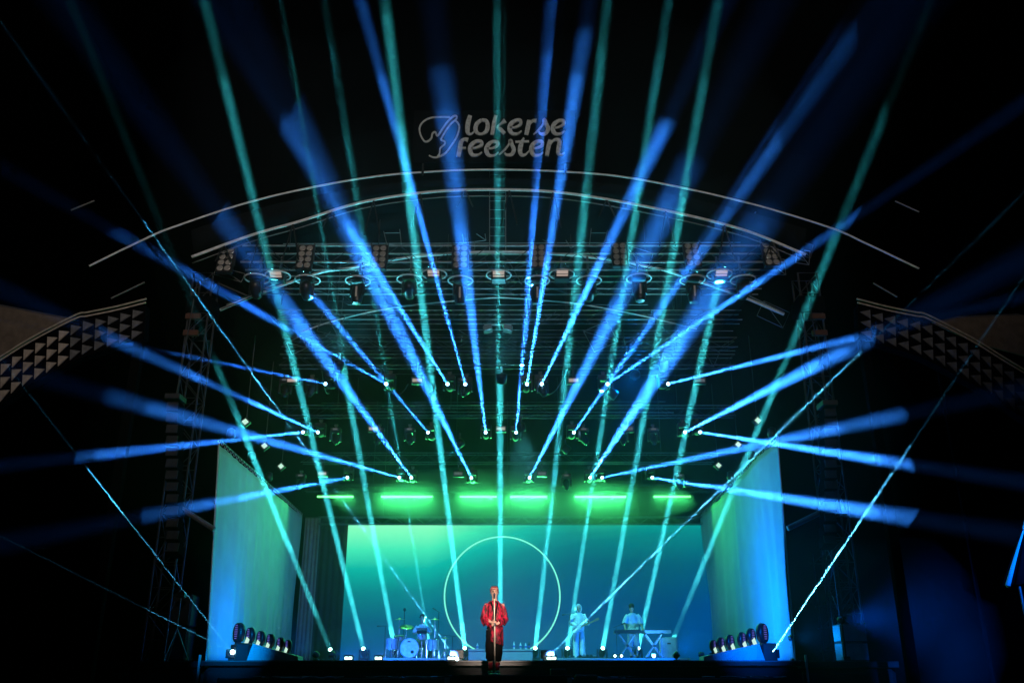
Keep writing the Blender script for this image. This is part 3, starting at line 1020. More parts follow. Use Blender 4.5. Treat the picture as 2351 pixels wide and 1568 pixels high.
# cyan floor beams --------------------------------------------------------
CYAN = (0.07, 0.92, 0.95)
CY = 34.0
cyan = [(758, 1490, 207, 115, 1.3), (834, 1488, 475, 25, 1.0), (906, 1488, 640, 30, 0.8), (985, 1488, 740, 0, 1.05), (1067, 1487, 887, 30, 1.25),
        (1149, 1487, 1146, 0, 1.15), (1229, 1487, 1395, 0, 0.75), (1303, 1487, 1535, 10, 0.75), (1384, 1487, 1640, 50, 0.75),
        (1465, 1487, 1652, 688, 0.9), (1535, 1493, 1740, 985, 0.8)]
CYAN_W = 165.0
for k, (x, y, ex, ey, pw) in enumerate(cyan):
    s_ = at(x, y, CY)
    # the fan leans towards the audience: one shared sloping plane
    sl = 0.755 if k == 1 else 0.74
    lo, hi = 4.0, CY
    for _ in range(50):
        mid = (lo + hi) / 2
        if at(ex, ey, mid).z > s_.z + sl * (CY - mid):
            hi = mid
        else:
            lo = mid
    e_ = at(ex, ey, lo) if k != 9 else at(1654, 628, 22.25)
    d = (e_ - s_).normalized()
    piv = Vector((s_.x, CY, FLOOR + 0.37)) if True else s_
    piv = s_ - d * 0.24
    piv.z = max(piv.z, FLOOR + 0.33)
    t, h = moving_head(piv, d, '%s cyan beam lamp along the stage floor, counted from the teal curtain' % ORD[k], 'cyan beam lamps on the stage floor', 'lens_cyan', True, label_display=False)
    beam(t, d * 0.31 + Vector(piv) - t.location, d, 0.62, CYAN_W * pw, CYAN, 0.17)

# lasers ------------------------------------------------------------------
ME['laser_case'] = MB().box((0, 0, 0.16), (0.34, 0.32, 0.2)).box((0, 0, 0.04), (0.24, 0.2, 0.06)).mesh('case', M_CASE)
ME['laser_lens'] = MB().lathe([(0.045, 0.0), (0.05, 0.015), (0.03, 0.035), (0.01, 0.04)], 12).mesh('lens', M_LASER, True)


def laser(px, py, Y, z0, ends, label, size, power):
    s_ = at(px, py, Y)
    t = thing('laser_projector', label, 'laser', (s_.x, Y, z0))
    put('case', ME['laser_case'], t, (0, 0.22, max(0.0, s_.z - z0 - 0.22)))
    MB().box((0, 0.22, max(0.02, (s_.z - z0 - 0.2) / 2)), (0.2, 0.2, max(0.04, s_.z - z0 - 0.2))).build('foot', M_CASE, t)
    put('lens', ME['laser_lens'], t, (0, 0.04, s_.z - z0), (R(90), 0, 0))
    for (ex, ey, Ye, pw) in ends:
        d = (at(ex, ey, Ye) - s_).normalized()
        beam(t, (0, -0.03, s_.z - z0), d, 0.12, power * pw, (0.10, 0.62, 1.0), size)


laser(533, 1496, 22.6, FLOOR, [(0, 818, 16, 1.0), (0, 1229, 17, 0.55)], 'black laser box beside the drum side lamp plinth with two thin blue rays', 0.03, 90)
laser(1775, 1494, 22.6, FLOOR, [(2351, 632, 16, 1.6)], 'black laser box beside the keyboard side lamp plinth with one bright ray', 0.045, 110)
laser(1048, 1512, 23.0, FLOOR, [(545, 810, 19, 0.9)], 'low laser box on the stage floor beside the drum riser', 0.028, 90)
laser(1258, 1508, 23.0, FLOOR, [(2190, 600, 17, 1.2)], 'low laser box on the stage floor before the keyboard riser', 0.032, 110)

# green LED bars ----------------------------------------------------------
for k, (x0, x1) in enumerate(((728, 812), (875, 993), (1055, 1141), (1171, 1257), (1319, 1438), (1500, 1586))):
    a, b_ = at(x0, 1140, LBY), at(x1, 1140, LBY)
    lab = {0: 'short glowing green light bar nearest the teal side curtain', 1: 'long glowing green light bar above the drum kit',
           2: 'short glowing green light bar above the singer, drum kit side', 3: 'short glowing green light bar above the singer, keyboard side',
           4: 'long glowing green light bar above the hooded guitarist', 5: 'short glowing green light bar nearest the blue side curtain'}[k]
    L = b_.x - a.x
    t = thing('light_bar', lab, 'light bar', ((a.x + b_.x) / 2, LBY, a.z), 0, 'green light bars in a row')
    MB().box((0, 0.06, 0.03), (L, 0.1, 0.1)).build('housing', M_CASE, t)
    MB().box((0, -0.01, 0.0), (L - 0.02, 0.05, 0.055)).build('strip', M_GREEN, t)
    for s_ in (-1, 1):
        MB().box((s_ * L * 0.3, 0.06, 0.13), (0.05, 0.06, 0.12)).build('bracket', M_STEEL, t)
    l = bpy.data.lights.new('lamp', 'AREA')
    l.shape = 'RECTANGLE'
    l.size, l.size_y = L, 0.08
    l.energy = (105 if 0 < k < 5 else 55) * L / 1.3
    l.color = (0.06, 1.0, 0.22)
    l.spread = R(140)
    put('lamp', l, t, (0, -0.06, -0.03), aimq((0, -1, -0.35)))

# blinders ----------------------------------------------------------------
ME['bl_case'] = MB().box((0, 0.06, 0), (0.44, 0.14, 0.84)).mesh('housing', M_CASE)
ME['bl_lamp'] = MB().lathe([(0.088, 0.0), (0.092, 0.012), (0.075, 0.018), (0.05, 0.004), (0.018, 0.002)], 14).mesh('lamp_bowl', M_REFL, True)
ME['bl_bulb'] = MB().lathe([(0.034, 0.01), (0.034, 0.03), (0.02, 0.04)], 10).mesh('bulb', M_LBL, True)
BLD = [(518, 597), (700, 590), (870, 590), (1057, 590), (1235, 588), (1423, 584), (1590, 585), (1770, 583)]
blab = ['round-lamp blinder cluster nearest the drum kit side tower, pale rings', 'dim round-lamp blinder cluster, second from the drum kit side',
        'bright round-lamp blinder cluster, third from the drum kit side', 'round-lamp blinder cluster hanging behind a blue beam on the drum side of the centre ladder',
        'round-lamp blinder cluster hanging on the keyboard side of the centre ladder', 'dark round-lamp blinder cluster, third from the keyboard side',
        'round-lamp blinder cluster, second from the keyboard side', 'faint round-lamp blinder cluster nearest the keyboard side tower']
for k, (x, y) in enumerate(BLD):
    p = at(x, y, 22.2)
    t = thing('blinder_light', blab[k], 'blinder', p, 0, 'blinder clusters on the front truss')
    rx = R(-14)
    q = put('housing', ME['bl_case'], t, (0, 0, 0), (rx, 0, 0))
    for i in range(2):
        for j in range(4):
            lm = put('lamp_bowl', ME['bl_lamp'], q, ((i - 0.5) * 0.2, -0.012, (j - 1.5) * 0.2), (R(90), 0, 0))
    for s_ in (-1, 1):
        MB().box((s_ * 0.235, 0.06, 0.16), (0.02, 0.06, 0.6)).build('bracket', M_STEEL, t)

# domed moving heads on the front truss -----------------------------------
ME['dome'] = MB().lathe([(0.40, -0.02), (0.41, 0.04), (0.37, 0.16), (0.27, 0.27), (0.12, 0.33), (0.02, 0.34)], 24).mesh('rain_dome', M_DOME, True)
ME['dome'].polygons[len(ME['dome'].polygons) - 2].use_smooth = False
ME['rim'] = MB().torus(0.335, 0.022, (0, 0, 0), None, 36, 6).mesh('rim', M_ARCH, True)
bm = bmesh.new()
for a_ in range(24):
    pass
bm.free()


def dome_mesh():
    m = MB()
    prof = [(0.33, 0.0), (0.335, 0.06), (0.30, 0.18), (0.22, 0.27), (0.10, 0.32), (0.012, 0.33)]
    rings_ = [[Vector((r * math.cos(2 * math.pi * k / 24), r * math.sin(2 * math.pi * k / 24), z)) for k in range(24)] for r, z in prof]
    m.loft(rings_, True, False)
    return m.mesh('rain_dome', M_DOME, True)


ME['dome'] = dome_mesh()
ME['plate'] = MB().box((0, -0.02, -0.205), (0.31, 0.10, 0.012)).box((0, -0.145, -0.205), (0.31, 0.10, 0.012)).mesh('label_plate', M_PLATE_GLOW)  # pale label plates, their brightness is added emission
ME['bighead'] = MB().lathe([(0.05, 0.26), (0.13, 0.22), (0.165, 0.08), (0.165, -0.08), (0.14, -0.22), (0.12, -0.27), (0.09, -0.275)], 18).mesh('head', M_CASE, True)
ME['streak'] = MB().box((0, -0.168, 0.02), (0.05, 0.012, 0.30)).mesh('pale_streak', M_LBL)  # pale upright stripe along the dark head
DOM = [(590, 640, 'down'), (638, 633, 'plate'), (706, 643, 'down'), (822, 645, 'streak'), (940, 642, 'down'), (997, 630, 'plate'),
       (1057, 645, 'streak'), (1145, 632, 'plate'), (1233, 645, 'streak'), (1290, 630, 'plate'), (1352, 645, 'down'), (1467, 640, 'streak'),
       (1590, 643, 'streak'), (1652, 630, 'plate'), (1706, 643, 'down')]
dl = {'down': '%s domed lamp from the drum side tower, plain black body under its rim', 'plate': '%s domed lamp from the drum side tower, pale label plate with added glow below',
      'streak': '%s domed lamp from the drum side tower, head hanging with pale stripe'}
for k, (x, y, kind) in enumerate(DOM):
    p = at(x, y, 22.3)
    t = thing('domed_light', dl[kind] % ORD[k], 'stage light', p, 0, {'down': 'plain domed lamps', 'plate': 'domed lamps with plates', 'streak': 'domed lamps with stripes'}[kind])
    MB().tube([(0, 0.2, 0.30), (0, 0.25, T0Z - p.z)], 0.03, 6).build('clamp_pole', M_ALUD, t)
    d = put('rain_dome', ME['dome'], t)
    put('rim', ME['rim'], d)
    if kind == 'plate':
        put('base', MB().box((0, 0, -0.05), (0.40, 0.34, 0.28)).mesh('base', M_CASE), t)
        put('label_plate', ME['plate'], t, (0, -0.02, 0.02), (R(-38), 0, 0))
    else:
        put('base', ME['base'], t, (0, 0, 0.10))
        put('yoke', ME['yoke'], t, (0, 0, 0.02), (0, 0, R(random.uniform(-30, 30))))
        h = put('head', ME['bighead'], t, (0, 0, -0.40 if kind == 'streak' else -0.30), (R(random.uniform(-12, 12) + (0 if kind == 'streak' else 60)), 0, 0))
        if kind == 'streak':
            put('pale_streak', ME['streak'], h)

# unlit strobe panels on the rows, pale faces brightened by added emission --------------------------
ME['strobe_case'] = MB().box((0, 0.08, 0), (0.38, 0.16, 0.22)).mesh('case', M_CASE)
ME['strobe_face'] = MB().box((0, -0.008, 0), (0.29, 0.012, 0.10)).mesh('face', M_PLATE_GLOW)
ME['strobe_face2'] = MB().box((0, -0.008, 0), (0.29, 0.012, 0.10)).mesh('face', M_PLATE_DIM)
for row, lst in ((1, ((671, 1), (958, 1), (1317, 1), (1607, 0))), (2, ((857, 1), (1150, 1), (1443, 0))), (3, ((740, 1), (1052, 0), (1244, 0)))):
    for nn, (x, lit) in enumerate(lst):
        p = at(x, {1: 873, 2: 984, 3: 1087}[row], ROWY[row] - 0.2)
        t = thing('strobe_light', '%s strobe with %s pale face from the drum side on the %s' % (ORD[nn], 'bright' if lit else 'dim', {1: 'upper blue beam truss', 2: 'middle blue beam truss', 3: 'lowest blue beam truss'}[row]),
                  'strobe', p, 0, 'strobes on the %s' % {1: 'upper truss', 2: 'middle truss', 3: 'lowest truss'}[row])
        put('case', ME['strobe_case'], t)
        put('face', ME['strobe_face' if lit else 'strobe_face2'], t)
        MB().box((0, 0.1, 0.32), (0.05, 0.05, 0.44)).build('bracket', M_STEEL, t)
# unlit round wash lights between them
for row, lst in ((1, (655, 715, 1245, 1065)), (2, (770, 870, 940, 1340, 1430, 1500)), (3, (690, 1300, 1560))):
    for nn, x in enumerate(sorted(lst)):
        p = at(x, ROWPY[row] + 14, ROWY[row] + 0.15)
        moving_head(p, (random.uniform(-.4, .4), -0.5, -1), '%s unlit black moving head from the drum side on the %s' % (ORD[nn], {1: 'upper blue beam truss', 2: 'middle blue beam truss', 3: 'lowest blue beam truss'}[row]),
                    'unlit lamps on the %s' % {1: 'upper truss', 2: 'middle truss', 3: 'lowest truss'}[row], 'lens_off', False, 1.0)
# square side lights above the curtains
ME['side_case'] = MB().box((0, 0.07, 0), (0.24, 0.12, 0.24)).mesh('case', M_CASE)
ME['side_face'] = MB().box((0, -0.002, 0), (0.15, 0.02, 0.15)).mesh('face', M_DISPG)
ME['side_face2'] = MB().box((0, -0.002, 0), (0.15, 0.02, 0.15)).mesh('face', M_PLATE_DIM)
for sgn, lst in ((-1, ((563, 968, 26.5), (607, 1023, 29), (645, 1070, 31.5))), (1, ((1740, 965, 26.5), (1695, 1020, 29), (1650, 1068, 31.5)))):
    for k, (x, y, Y) in enumerate(lst):
        p = at(x, y, Y)
        t = thing('side_light', '%s diamond-shaped side light hanging above the %s side curtain' % (('front', 'middle', 'rear')[k], 'teal' if sgn < 0 else 'blue'), 'side light', p)
        c = put('case', ME['side_case'], t, (0, 0, 0), (R(-10), R(45), 0))
        put('face', ME['side_face' if k != 0 else 'side_face'], c)
        MB().tube([(0, 0.1, 0.1), (0, 0.1, 11.8 - p.z)], 0.014, 5).build('hanger', M_STEEL, t)
        MB().lathe([(0.05, 0.16), (0.12, 0.12), (0.14, -0.08), (0.10, -0.16)], 14, (sgn * -0.42 * -1, 0.1, -0.35)).build('lamp_can', M_CASE, t, smooth=True)
# pair of hung cameras at the centre
p = at(1143, 750, 24.6)
t = thing('hung_camera', 'two small pale boxes hanging on a short bar at the roof centre', 'cameras', p)
MB().tube([(-0.4, 0, 0.05), (0.4, 0, 0.05)], 0.02, 6).build('bar', M_ALU, t)
for s_ in (-1, 1):
    MB().box((s_ * 0.3, 0, -0.08), (0.26, 0.3, 0.16), Matrix.Rotation(R(s_ * 14), 3, 'Y')).build('camera_box', M_ALUD, t)
MB().tube([(0, 0, 0.05), (0, 0.1, 1.6)], 0.016, 5).build('hanger', M_STEEL, t)

# ------------------------------------------------------------------ lamp plinths with six floor lamps each
ME['pl_head'] = None


def pad_head(sc_):
    """upright lamp with a flat oval face"""
    m = MB()
    m.loft([[Vector((0.17 * math.cos(a), y, 0.24 * math.sin(a))) * s0_ for a in [2 * math.pi * i / 20 for i in range(20)]]
            for y, s0_ in ((-0.10, 0.80), (-0.09, 0.92), (0.02, 1.0), (0.10, 0.85), (0.16, 0.5))])
    return m.mesh('head', M_CASE, True)


ME['pl_head'] = pad_head(1)
m = MB()
for k in range(7):
    z = (k - 3) * 0.05
    w = 0.20 * math.sqrt(max(0, 1 - (z / 0.21) ** 2))
    m.box((0.0, -0.088, z + 0.02), (w * 0.55, 0.02, 0.016))
ME['pl_bars'] = m.mesh('violet_led_rows', M_DISPV)
ME['pl_disp'] = MB().box((0.0, -0.10, -0.17), (0.17, 0.02, 0.20), Matrix.Rotation(R(30), 3, 'Y')).mesh('label_display', M_DISPG)
ME['pl_disp_r'] = MB().box((0.0, -0.10, -0.17), (0.17, 0.02, 0.20), Matrix.Rotation(R(-30), 3, 'Y')).mesh('label_display', M_DISPG)
ME['pl_foot'] = MB().box((0, 0, -0.32), (0.26, 0.22, 0.10)).box((0, 0, -0.25), (0.10, 0.12, 0.10)).mesh('foot', M_CASE)
for sgn in (-1, 1):
    side = 'teal' if sgn < 0 else 'blue'
    if sgn < 0:
        q = [(566, 1517), (684, 1517), (684, 1506), (580, 1477)]
        lamps = [(549, 1452, 1.25, 0), (575, 1458, 1.0, 1), (599, 1465, .95, 1), (621, 1471, .9, 1), (644, 1478, .85, 1), (662, 1482, .75, 1)]
    else:
        q = [(1616, 1517), (1757, 1517), (1743, 1477), (1616, 1506)]
        lamps = [(1750, 1453, 1.25, 0), (1724, 1460, 1.0, 1), (1703, 1468, .95, 1), (1676, 1473, .9, 1), (1655, 1478, .85, 1), (1637, 1482, .75, 1)]
    Y = 22.5
    A = [at(x, y, Y) for x, y in q]
    og = Vector(((A[0].x + A[1].x) / 2, Y, FLOOR))
    for p in A[:2]:
        p.z = FLOOR + 0.004
    t = thing('lamp_plinth', 'white cloth-covered wedge plinth with sloping top on the %s curtain side' % side, 'plinth', og)
    m = MB()
    F0 = [p - og for p in A]
    m.loft([F0, [p + Vector((0, 0.55, 0)) for p in F0]], True, True)
    m.build('wedge', M_WOODB, t)
    m = MB()
    tl = F0[3] if sgn < 0 else F0[2]
    for k in range(5):
        a = tl + Vector((-sgn * (0.05 + 0.10 * k), -0.012, -0.02))
        b_ = Vector((a.x - sgn * (0.06 + 0.07 * k), -0.014, 0.02))
        a.z = min(a.z, tl.z - 0.04 - 0.03 * k)
        m.tube([a, a.lerp(b_, 0.5) + Vector((sgn * 0.03, 0, 0)), b_], 0.010, 5)
    m.build('cloth_creases', M_WOODB, t)
    if True:
        ce = F0[0] if sgn < 0 else F0[1]
        MB().box((ce.x + sgn * 0.16, 0.30, 0.20), (0.34, 0.4, 0.40)).build('end_case', M_CASE, t)
    for k, (x, y, s_, dsp) in enumerate(lamps):
        p = at(x, y, Y + 0.27)
        lt = thing('oval_floor_light', ('large oval floor lamp with violet rows beyond the plinth end, %s curtain side' if k == 0 else
                                        '%s oval lamp down the sloping plinth top on the %s curtain side' % (ORD[k - 1], '%s')) % side, 'floor lamp', p, R(sgn * 44), 'oval lamps by the %s curtain' % side)
        lt.scale = (s_ * 0.8, s_ * 0.8, s_ * 0.8)
        h = put('head', ME['pl_head'], lt)
        put('violet_led_rows', ME['pl_bars'], h)
        if dsp:
            put('label_display', ME['pl_disp' if sgn < 0 else 'pl_disp_r'], lt)
        put('foot', ME['pl_foot'], lt)

# small floor lamps ---------------------------------------------------------
for k, (x, y, Y, w, lab) in enumerate(((800, 1512, 22.6, 0.17, 'bright twin floor lamp on the stage edge between plinth and drum riser'),
                                       (869, 1511, 22.7, 0.16, 'bright floor lamp at the drum riser end towards the teal curtain'),
                                       (1036, 1511, 22.7, 0.16, 'bright floor lamp at the drum riser end towards the singer'),
                                       (1266, 1512, 22.7, 0.22, 'bright twin floor lamp beside the keyboard riser'),
                                       (1412, 1509, 31.0, 0.08, 'tiny bright floor lamp by the straight microphone stand on the keyboard riser'),
                                       (1427, 1509, 31.0, 0.08, 'tiny bright floor lamp beneath the black keyboard'),
                                       (1501, 1507, 31.0, 0.11, 'small bright floor lamp beneath the crossed keyboard stand'))):
    p = at(x, y, Y)
    base = FLOOR if Y < 30 else FLOOR + 0.24
    t = thing('floor_lamp', lab, 'floor lamp', (p.x, Y, base))
    hz = max(0.06, p.z - base)
    MB().box((0, 0.05, hz / 2 + 0.03), (w + 0.05, 0.12, hz + 0.08)).build('case', M_CASE, t)
    if Y < 30:
        for s_ in (-1, 1):
            MB().box((s_ * w * 0.27, -0.02, hz), (w * 0.42, 0.03, 0.055)).build('lens', M_FLOORW, t)
    else:
        MB().lathe([(w / 2, 0.0), (w / 2, 0.02), (w / 4, 0.05)], 12, (0, -0.012, hz), Matrix.Rotation(R(90), 3, 'X')).build('lens', M_FLOORW, t, smooth=True)
    if Y < 30:
        beam(t, (0, 0.16, hz + 0.05), (0.05, 1, 0.06), 60, 34, (0.08, 0.26, 1.0), 0.1)  # added blue fill aimed back at the band
    if k == 6:
        beam(t, (0, -0.1, hz + 0.02), (0, 0.9, 0.7), 120, 14, (0.12, 0.85, 1.0), 0.1)

# ------------------------------------------------------------------ risers
RZ = 0.24


def riser(label, x0, x1, Y, depth, h, m_):
    a, b_ = at(x0, 1510, Y), at(x1, 1510, Y)
    t = thing('riser', label, 'riser', ((a.x + b_.x) / 2, Y + depth / 2, FLOOR))
    MB().box((0, 0, h - 0.03), (b_.x - a.x, depth, 0.06)).build('top', m_, t)
    MB().box((0, 0, (h - 0.065) / 2 + 0.002), (b_.x - a.x - 0.03, depth - 0.03, h - 0.07)).build('body', m_, t)
    return t


riser('low pale riser under the drum kit', 866, 1030, 31.2, 2.8, RZ, M_RISER)
riser('low long riser under guitarist and keyboards', 1278, 1585, 31.2, 2.8, RZ, M_RISER)
cb0, cb1 = at(1074, 1490, 31.5), at(1224, 1490, 31.5)
cbz = at(1150, 1489, 31.5).z - FLOOR
t = riser('blue-lit box table behind the singer holding water bottles', 1074, 1224, 31.5, 0.8, cbz, M_RISER)
for k, (x, s_) in enumerate(((1096, .9), (1180, 1.15), (1195, 1.0), (1207, .95), (1215, 1.1))):
    p = at(x, 1489, 31.75)
    hb = 0.21 * s_
    bt = thing('water_bottle', ['clear water bottle alone on the box table, drum kit side', 'tall clear bottle on the box table, first of the row beside the singer',
                                'clear bottle on the box table, second of the row beside the singer', 'clear bottle on the box table, third of the row beside the singer',
                                'dark bottle at the box table end beside a cyan lamp'][k], 'bottle', (p.x, 31.75, FLOOR + cbz))
    MB().lathe([(0.034, 0.0), (0.036, 0.02), (0.036, hb * 0.62), (0.028, hb * 0.76), (0.014, hb * 0.86), (0.014, hb * 0.93)], 12).build('body', M_BOTTLE if k < 4 else M_CASE, bt, smooth=True)
    MB().lathe([(0.017, hb * 0.93), (0.017, hb)], 10).build('cap', M_WHITE if k < 4 else M_CASE, bt)
    MB().lathe([(0.0375, hb * 0.25), (0.0375, hb * 0.5)], 12).build('label_band', mat('blue_label', (0.05, 0.1, 0.5), 0.6), bt)


# ------------------------------------------------------------------ people
def finalize_body(m, name, material, parent, voxel, smooth_it=4, disp=0.0, dscale=0.12, loc=(0, 0, 0)):
    o = m.build(name, material, parent, loc)
    r = o.modifiers.new('skin', 'REMESH')
    r.mode = 'VOXEL'
    r.voxel_size = voxel
    r.use_smooth_shade = True
    s_ = o.modifiers.new('smooth', 'SMOOTH')
    s_.factor = 0.5
    s_.iterations = smooth_it
    if disp:
        tx = bpy.data.textures.new('folds', 'CLOUDS')
        tx.noise_scale = dscale
        tx.noise_depth = 2
        d = o.modifiers.new('folds', 'DISPLACE')
        d.texture = tx
        d.strength = disp
        d.mid_level = 0.5
        d.texture_coords = 'LOCAL'
    return o


def ellipsoid(m, c, r, n=14, k=9, rot=None):
    c = Vector(c)
    rr = []
    for j in range(k + 1):
        a = -math.pi / 2 + math.pi * j / k
        ring = []
        for i in range(n):
            b_ = 2 * math.pi * i / n
            p = Vector((r[0] * max(0.02, math.cos(a)) * math.cos(b_), r[1] * max(0.02, math.cos(a)) * math.sin(b_), r[2] * math.sin(a)))
            ring.append(c + (rot @ p if rot else p))
        rr.append(ring)
    m.loft(rr)


def hand(m, wrist, fwd, side, up, curl=0.6, thumb=1):
    """palm, four curled fingers of unequal length and a thumb; fwd along the hand, side across it (towards the thumb), up is the back of the hand"""
    w, f, s_, u = Vector(wrist), Vector(fwd).normalized(), Vector(side).normalized(), Vector(up).normalized()
    m.tube([w, w + f * 0.045, w + f * 0.095], [0.024, 0.036, 0.034], 8, True, 0.55)
    for k, (off, ln) in enumerate(((0.027, 0.072), (0.009, 0.080), (-0.009, 0.075), (-0.026, 0.058))):
        a = w + f * 0.085 + s_ * off
        b_ = a + (f * math.cos(curl) - u * math.sin(curl)) * ln * 0.5
        c = b_ + (f * math.cos(curl * 2.1) - u * math.sin(curl * 2.1)) * ln * 0.32
        d = c + (f * math.cos(curl * 3.0) - u * math.sin(curl * 3.0)) * ln * 0.25
        m.tube([a, b_, c, d], [0.0095, 0.009, 0.0085, 0.007], 6)
    a = w + f * 0.03 + s_ * 0.03
    b_ = a + (f * 0.7 + s_ * 0.7 - u * 0.2) * 0.035
    c = b_ + (f * 0.8 + s_ * 0.1 - u * 0.6) * 0.032
    m.tube([a, b_, c], [0.012, 0.011, 0.009], 6)


def head(m, c, s_=1.0, tilt=None):
    """head with jaw, nose, brow, ears and neck base; faces -y"""
    c = Vector(c)
    rot = tilt or Matrix.Identity(3)
    spec = [(-0.115, 0.028, 0.030, -0.035), (-0.095, 0.050, 0.055, -0.022), (-0.06, 0.062, 0.080, -0.006), (-0.02, 0.069, 0.090, 0.0), (0.02, 0.073, 0.097, 0.004),
            (0.06, 0.072, 0.095, 0.006), (0.09, 0.060, 0.080, 0.008), (0.112, 0.036, 0.05, 0.01), (0.12, 0.01, 0.014, 0.01)]
    rr = []
    for z, rx, ry, yo in spec:
        rr.append([c + rot @ Vector((rx * s_ * math.cos(a), (yo + ry * math.sin(a)) * s_, z * s_)) for a in [2 * math.pi * i / 16 for i in range(16)]])
    m.loft(rr)
    m.tube([c + rot @ Vector((0, -0.088, 0.02)) * s_, c + rot @ Vector((0, -0.106, -0.015)) * s_, c + rot @ Vector((0, -0.112, -0.03)) * s_, c + rot @ Vector((0, -0.088, -0.042)) * s_],
           [0.008, 0.011, 0.014, 0.010], 8)
    m.tube([c + rot @ Vector((-0.045, -0.080, 0.034)) * s_, c + rot @ Vector((0, -0.093, 0.038)) * s_, c + rot @ Vector((0.045, -0.080, 0.034)) * s_], 0.008, 6)
    for sx_ in (-1, 1):
        ellipsoid(m, c + rot @ Vector((sx_ * 0.075, 0.008, -0.005)) * s_, (0.010 * s_, 0.02 * s_, 0.032 * s_), 8, 6)
    ellipsoid(m, c + rot @ Vector((0, -0.080, -0.066)) * s_, (0.026 * s_, 0.014 * s_, 0.010 * s_), 8, 6)


def face_parts(parent, c, rot=None, s_=1.0):
    c = Vector(c)
    rot = rot or Matrix.Identity(3)
    for sx_ in (-1, 1):
        m = MB()
        ellipsoid(m, c + rot @ Vector((sx_ * 0.03, -0.083, 0.008)) * s_, (0.013 * s_, 0.008 * s_, 0.007 * s_), 8, 6)
        m.build('eye', M_LEATH, parent)
        m = MB()
        m.tube([c + rot @ Vector((sx_ * 0.014, -0.094, 0.028)) * s_, c + rot @ Vector((sx_ * 0.046, -0.086, 0.030)) * s_], 0.005, 5)
        m.build('eyebrow', M_HAIR, parent)
    m = MB()
    m.tube([c + rot @ Vector((-0.022, -0.088, -0.066)) * s_, c + rot @ Vector((0, -0.094, -0.066)) * s_, c + rot @ Vector((0.022, -0.088, -0.066)) * s_], 0.006, 6)
    m.build('lips', mat('lip_skin', (0.45, 0.12, 0.11), 0.5), parent)


def cap_hair(parent, c, material, s_=1.0, fringe=0.05, vol=1.0):
    c = Vector(c)
    m = MB()
    ellipsoid(m, c + Vector((0, 0.016, 0.035)), (0.082 * vol, 0.105 * vol, 0.098 * vol), 16, 10)
    rnd = random.Random(5)
    for i in range(46):
        a = rnd.uniform(0, 2 * math.pi)
        zz = rnd.uniform(0.02, 0.11)
        k = math.sqrt(max(0.05, 1 - (zz / 0.14) ** 2))
        p = c + Vector((0.083 * vol * k * math.cos(a), 0.016 + 0.103 * vol * k * math.sin(a), zz + 0.01))
        q = p + Vector((0.012 * math.cos(a) + rnd.uniform(-.012, .012), 0.012 * math.sin(a) + rnd.uniform(-.012, .012), -rnd.uniform(0.01, fringe)))
        m.tube([p + Vector((0, 0, 0.03)) * 0.6, p, q], [0.014, 0.016, 0.006], 5)
    o = finalize_body(m, 'hair', material, parent, 0.008, 2)
    return o


# --- singer --------------------------------------------------------------
sp0 = at(1134, 1549, SY)
sg_ = thing('person', 'person in crimson satin robe-shirt and black wide trousers holding a microphone stand', 'person', (sp0.x, SY, PZ))
m = MB()
m.rings([(0, 0.0, 0.86, 0.12, 0.09), (0, 0.0, 0.95, 0.145, 0.10), (0, 0.0, 1.08, 0.125, 0.09), (0, 0.0, 1.25, 0.15, 0.105), (0, 0.0, 1.40, 0.16, 0.10), (0, 0.005, 1.48, 0.12, 0.08), (0, 0.005, 1.52, 0.06, 0.06)])
m.tube([(0, 0.005, 1.48), (0, -0.005, 1.56), (0, -0.012, 1.64)], [0.060, 0.054, 0.054], 10)
HC = Vector((0, -0.03, 1.695))
head(m, HC, 1.02, Matrix.Rotation(R(6), 3, 'X'))
for s_ in (-1, 1):
    m.tube([(s_ * 0.085, 0.0, 0.92), (s_ * 0.10, -0.01, 0.70), (s_ * 0.085, -0.01, 0.48), (s_ * 0.075, 0.015, 0.30), (s_ * 0.07, 0.02, 0.10)], [0.085, 0.075, 0.055, 0.052, 0.036], 10)
    m.tube([(s_ * 0.07, 0.03, 0.05), (s_ * 0.078, -0.07, 0.045), (s_ * 0.09, -0.17, 0.03)], [0.04, 0.042, 0.03], 8)
    el = Vector((s_ * 0.235, -0.02, 1.16))
    wr = Vector((s_ * 0.055, -0.225, 1.035 - 0.02 * s_))
    m.tube([(s_ * 0.165, 0.0, 1.45), (s_ * 0.205, 0.005, 1.32), el, el.lerp(wr, 0.5), wr], [0.052, 0.047, 0.040, 0.036, 0.026], 9)
    hand(m, wr, Vector((-s_ * 0.75, -0.5, -0.05)), Vector((0, 0.1, 1)), Vector((s_ * 0.3, -0.9, 0.1)), 0.85)
finalize_body(m, 'body', M_SKIN, sg_, 0.0075, 2)
face_parts(sg_, HC, Matrix.Rotation(R(6), 3, 'X'), 1.02)
m = MB()
ellipsoid(m, HC + Vector((0, 0.022, 0.038)), (0.086, 0.105, 0.098), 16, 10)
for i in range(9):
    x = (i - 4) * 0.017
    m.tube([HC + Vector((x * 0.8, -0.05, 0.115)), HC + Vector((x, -0.09, 0.085)), HC + Vector((x * 1.05 + 0.004, -0.10, 0.045))], [0.016, 0.015, 0.007], 6)
for s_ in (-1, 1):
    m.tube([HC + Vector((s_ * 0.07, -0.03, 0.08)), HC + Vector((s_ * 0.082, -0.02, 0.03)), HC + Vector((s_ * 0.080, -0.005, -0.02))], [0.02, 0.014, 0.007], 6)
finalize_body(m, 'hair', M_HAIRR, sg_, 0.008, 2)
